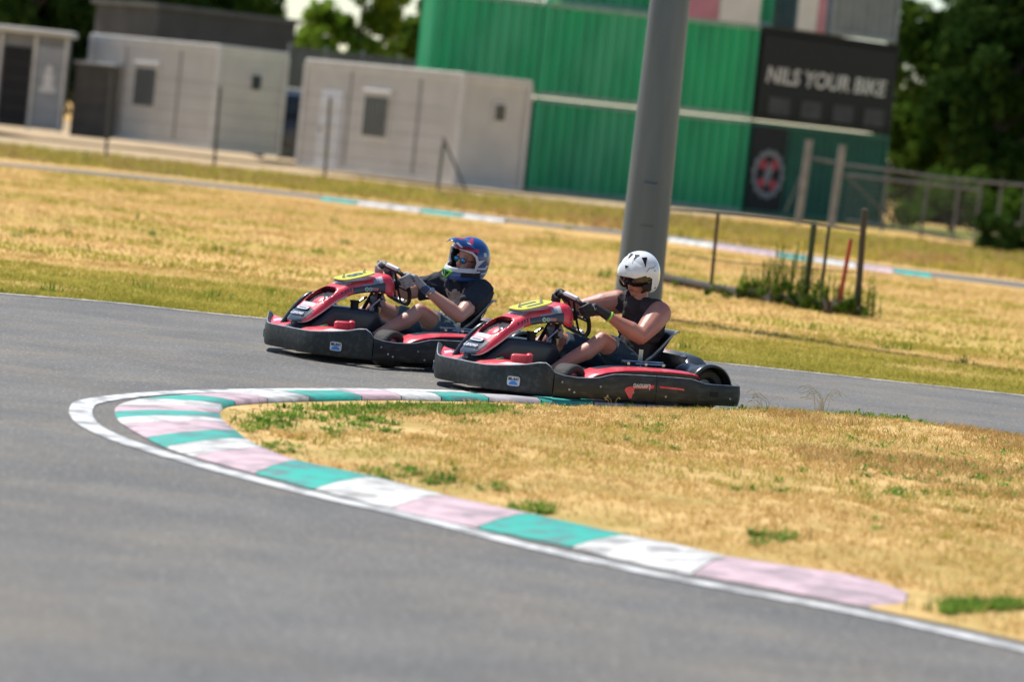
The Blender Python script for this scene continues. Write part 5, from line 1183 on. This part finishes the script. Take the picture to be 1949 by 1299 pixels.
def cross_helmet(p, H_):
    H = lambda x, y, z: H_(x*1.07, y*1.07, z*1.07)
    rad = (.136, .122, .138, .134); A0 = 66
    def mask(a, e): return not (abs(a) < A0-(8 if e < -20 else 0) and -40 < e < 28)
    def mf(a, e):
        if e > 40 and abs(abs(a)-38) < 13: return 1
        if 30 < e < 40 and abs(a) < 70: return 1
        if abs(a) > 60 and abs(e+12-(abs(a)-90)*.15) < 3: return 2
        if abs(a) > 60 and abs(e+30-(abs(a)-90)*.1) < 2.6: return 2
        if abs(abs(a)-95) < 8 and 20 < e < 28: return 2
        return 0
    hs = place_shell(shell(-180, 180, -60, 90, rad, 6, 5, mask=mask, mfun=mf), H, 'helmet', [M_hbl, M_hred, M_whb], p, .010)
    place_shell(shell(-180, 180, -58, 85, rad, 9, 8, mask=lambda a, e: not (abs(a) < A0 and -50 < e < 28), off=-.012), H, 'lining', M_pad, hs, .008)
    # chin bar
    rings = []; rings2 = []
    for a in np.linspace(-84, 84, 29):
        q = math.cos(R(a)); c = Vector(((.105+.075*max(0, q)**1.5)*q+.004, .124*math.sin(R(a)), -.072-.012*q)); o_ = Vector((q, math.sin(R(a)), 0)); 
        rings.append([c+o_*(.012*math.cos(t)-.010*math.sin(t))+Vector((0, 0, (.040+.006*(1-q))*math.sin(t))) for t in [2*math.pi*i/16 for i in range(16)]])
    b = MB(); b.loft(rings, mfun=lambda i, j: 2 if 1 <= j <= 6 else (3 if j in (0, 15) and (i < 9 or i > 19) else 0)); b.v = [tuple(H(*v)) for v in b.v]; b.build('chin_bar', [M_hbl, M_hred, M_whb, M_blk], hs, angle=60)
    for s in (1, -1):
        hplate([(.196, s*.004, -.124), (.203, s*.012, -.060), (.190, s*.044, -.066)], H, 'chin_vent', M_neon, hs, .006)
        hplate([(.2045, s*.010, -.100), (.2085, s*.014, -.072), (.202, s*.031, -.074)], H, 'vent_hole', M_blk, hs, .003)
        b = MB(); b.tube([H(*on(rad, s*a, e, .010)) for a, e in ((8, 30), (30, 30), (52, 27), (64, 18), (70, 4), (68, -14), (62, -30))], [.004, .006, .008, .009, .010, .009, .007], 8); b.build('eyeport_trim', M_whb, hs)
        hplate([on(rad, s*68, 8, .012), on(rad, s*92, 12, .012), on(rad, s*72, -6, .012)], H, 'side_flash', M_whb, hs, .003)
    # peak
    rings = []
    for f in np.linspace(0, 1, 12):
        r = []
        for t in np.linspace(-1, 1, 17):
            w = .098-.030*f; x = .02+.185*f-.030*t*t*f; z = .118+.052*math.sin(f*2.2)*.9-.10*f*.25-(.055-.025*f)*t*t-.004; r.append(Vector((x, w*t, z)))
        rings.append(r)
    b = MB(); b.loft(rings, closed=False, caps=False, mfun=lambda i, j: (2 if i > 9 and (j < 4 or j > 11) else 1 if (i in (6, 7) and 4 < j < 11) or (i < 4 and j in (3, 4, 11, 12)) else 2 if (i in (4, 5) and j in (2, 13)) else 0)); place_shell(b, H, 'peak', [M_hbl, M_hred, M_whb], hs, .005)
    text('Airoh', .030, M_whb, 'peak_lettering', hs, Matrix.Identity(4), .0006) if False else None
    H = lambda x, y, z: H_(x, y, z-.004)
    # sunglasses
    sg = MB(); sg.tube([H(.098, -.012, .006), H(.102, 0, .010), H(.098, .012, .006)], .0025, 6)
    for s in (1, -1):
        sg.tube([H(.094+.004*math.cos(a), s*(.033+.024*math.cos(a)), .002+.019*math.sin(a)) for a in [2*math.pi*i/20 for i in range(20)]], .0024, 6, closed_path=True); sg.tube([H(.092, s*.057, .006), H(.05, s*.080, .008), H(-.01, s*.082, .0)], .0025, 6)
    g = sg.build('sunglasses', M_blk, p)
    for s in (1, -1):
        l = MB(); l.sph((0, 0, 0), (.006, .0235, .0185), nu=18, nv=10); l.v = [tuple(H(.094+v[0], s*.033+v[1], .002+v[2])) for v in l.v]; l.build('lens', M_lens, g)

JN = dict(pelvis=(.22, 0, .20), chest=(.14, .0, .47), neck=(.165, .0, .665), shL=(.15, .185, .590), shR=(.225, -.185, .625), elL=(.385, .325, .440), elR=(.465, -.30, .555), wrL=(.615, .222, .565), wrR=(.655, -.175, .640),
          hipL=(.25, .10, .20), hipR=(.25, -.10, .20), knL=(.615, .225, .395), knR=(.70, -.23, .365), anL=(.985, .205, .165), anR=(1.07, -.15, .165), toL=(1.16, .15, .215), toR=(1.2, -.12, .22),
          head=(.205, .0, .838), yaw=17., pitch=16., roll=-3., short=.80, fold=2., arm=1.22, drop=-.036)
pn, H1, Rh1, HC1 = build_driver('person', 'driver in white open face helmet and dark sleeveless shirt seated in the nearer kart', JN, M_skin, M_brownshirt, M_denim, False, M_glb, None, None)
open_helmet(pn, H1)
JF = dict(pelvis=(.22, 0, .19), chest=(.10, .0, .42), neck=(.125, .0, .605), shL=(.10, .185, .535), shR=(.165, -.185, .560), elL=(.365, .325, .365), elR=(.425, -.31, .455), wrL=(.610, .222, .535), wrR=(.650, -.175, .615),
          hipL=(.25, .10, .19), hipR=(.25, -.10, .19), knL=(.625, .215, .375), knR=(.70, -.23, .365), anL=(.985, .205, .165), anR=(1.07, -.15, .165), toL=(1.16, .15, .215), toR=(1.2, -.12, .22),
          head=(.115, .02, .750), yaw=12., pitch=4., roll=-10., short=.66, fold=5., arm=1.08, drop=-.004)
pf, H2, Rh2, HC2 = build_driver('person', 'driver in blue motocross helmet and navy T-shirt seated in the kart further back', JF, M_skin2, M_navyshirt, M_denim2, True, M_glg, None, None)
cross_helmet(pf, H2)
place(pn, *K_NEAR); place(pf, *K_FAR)
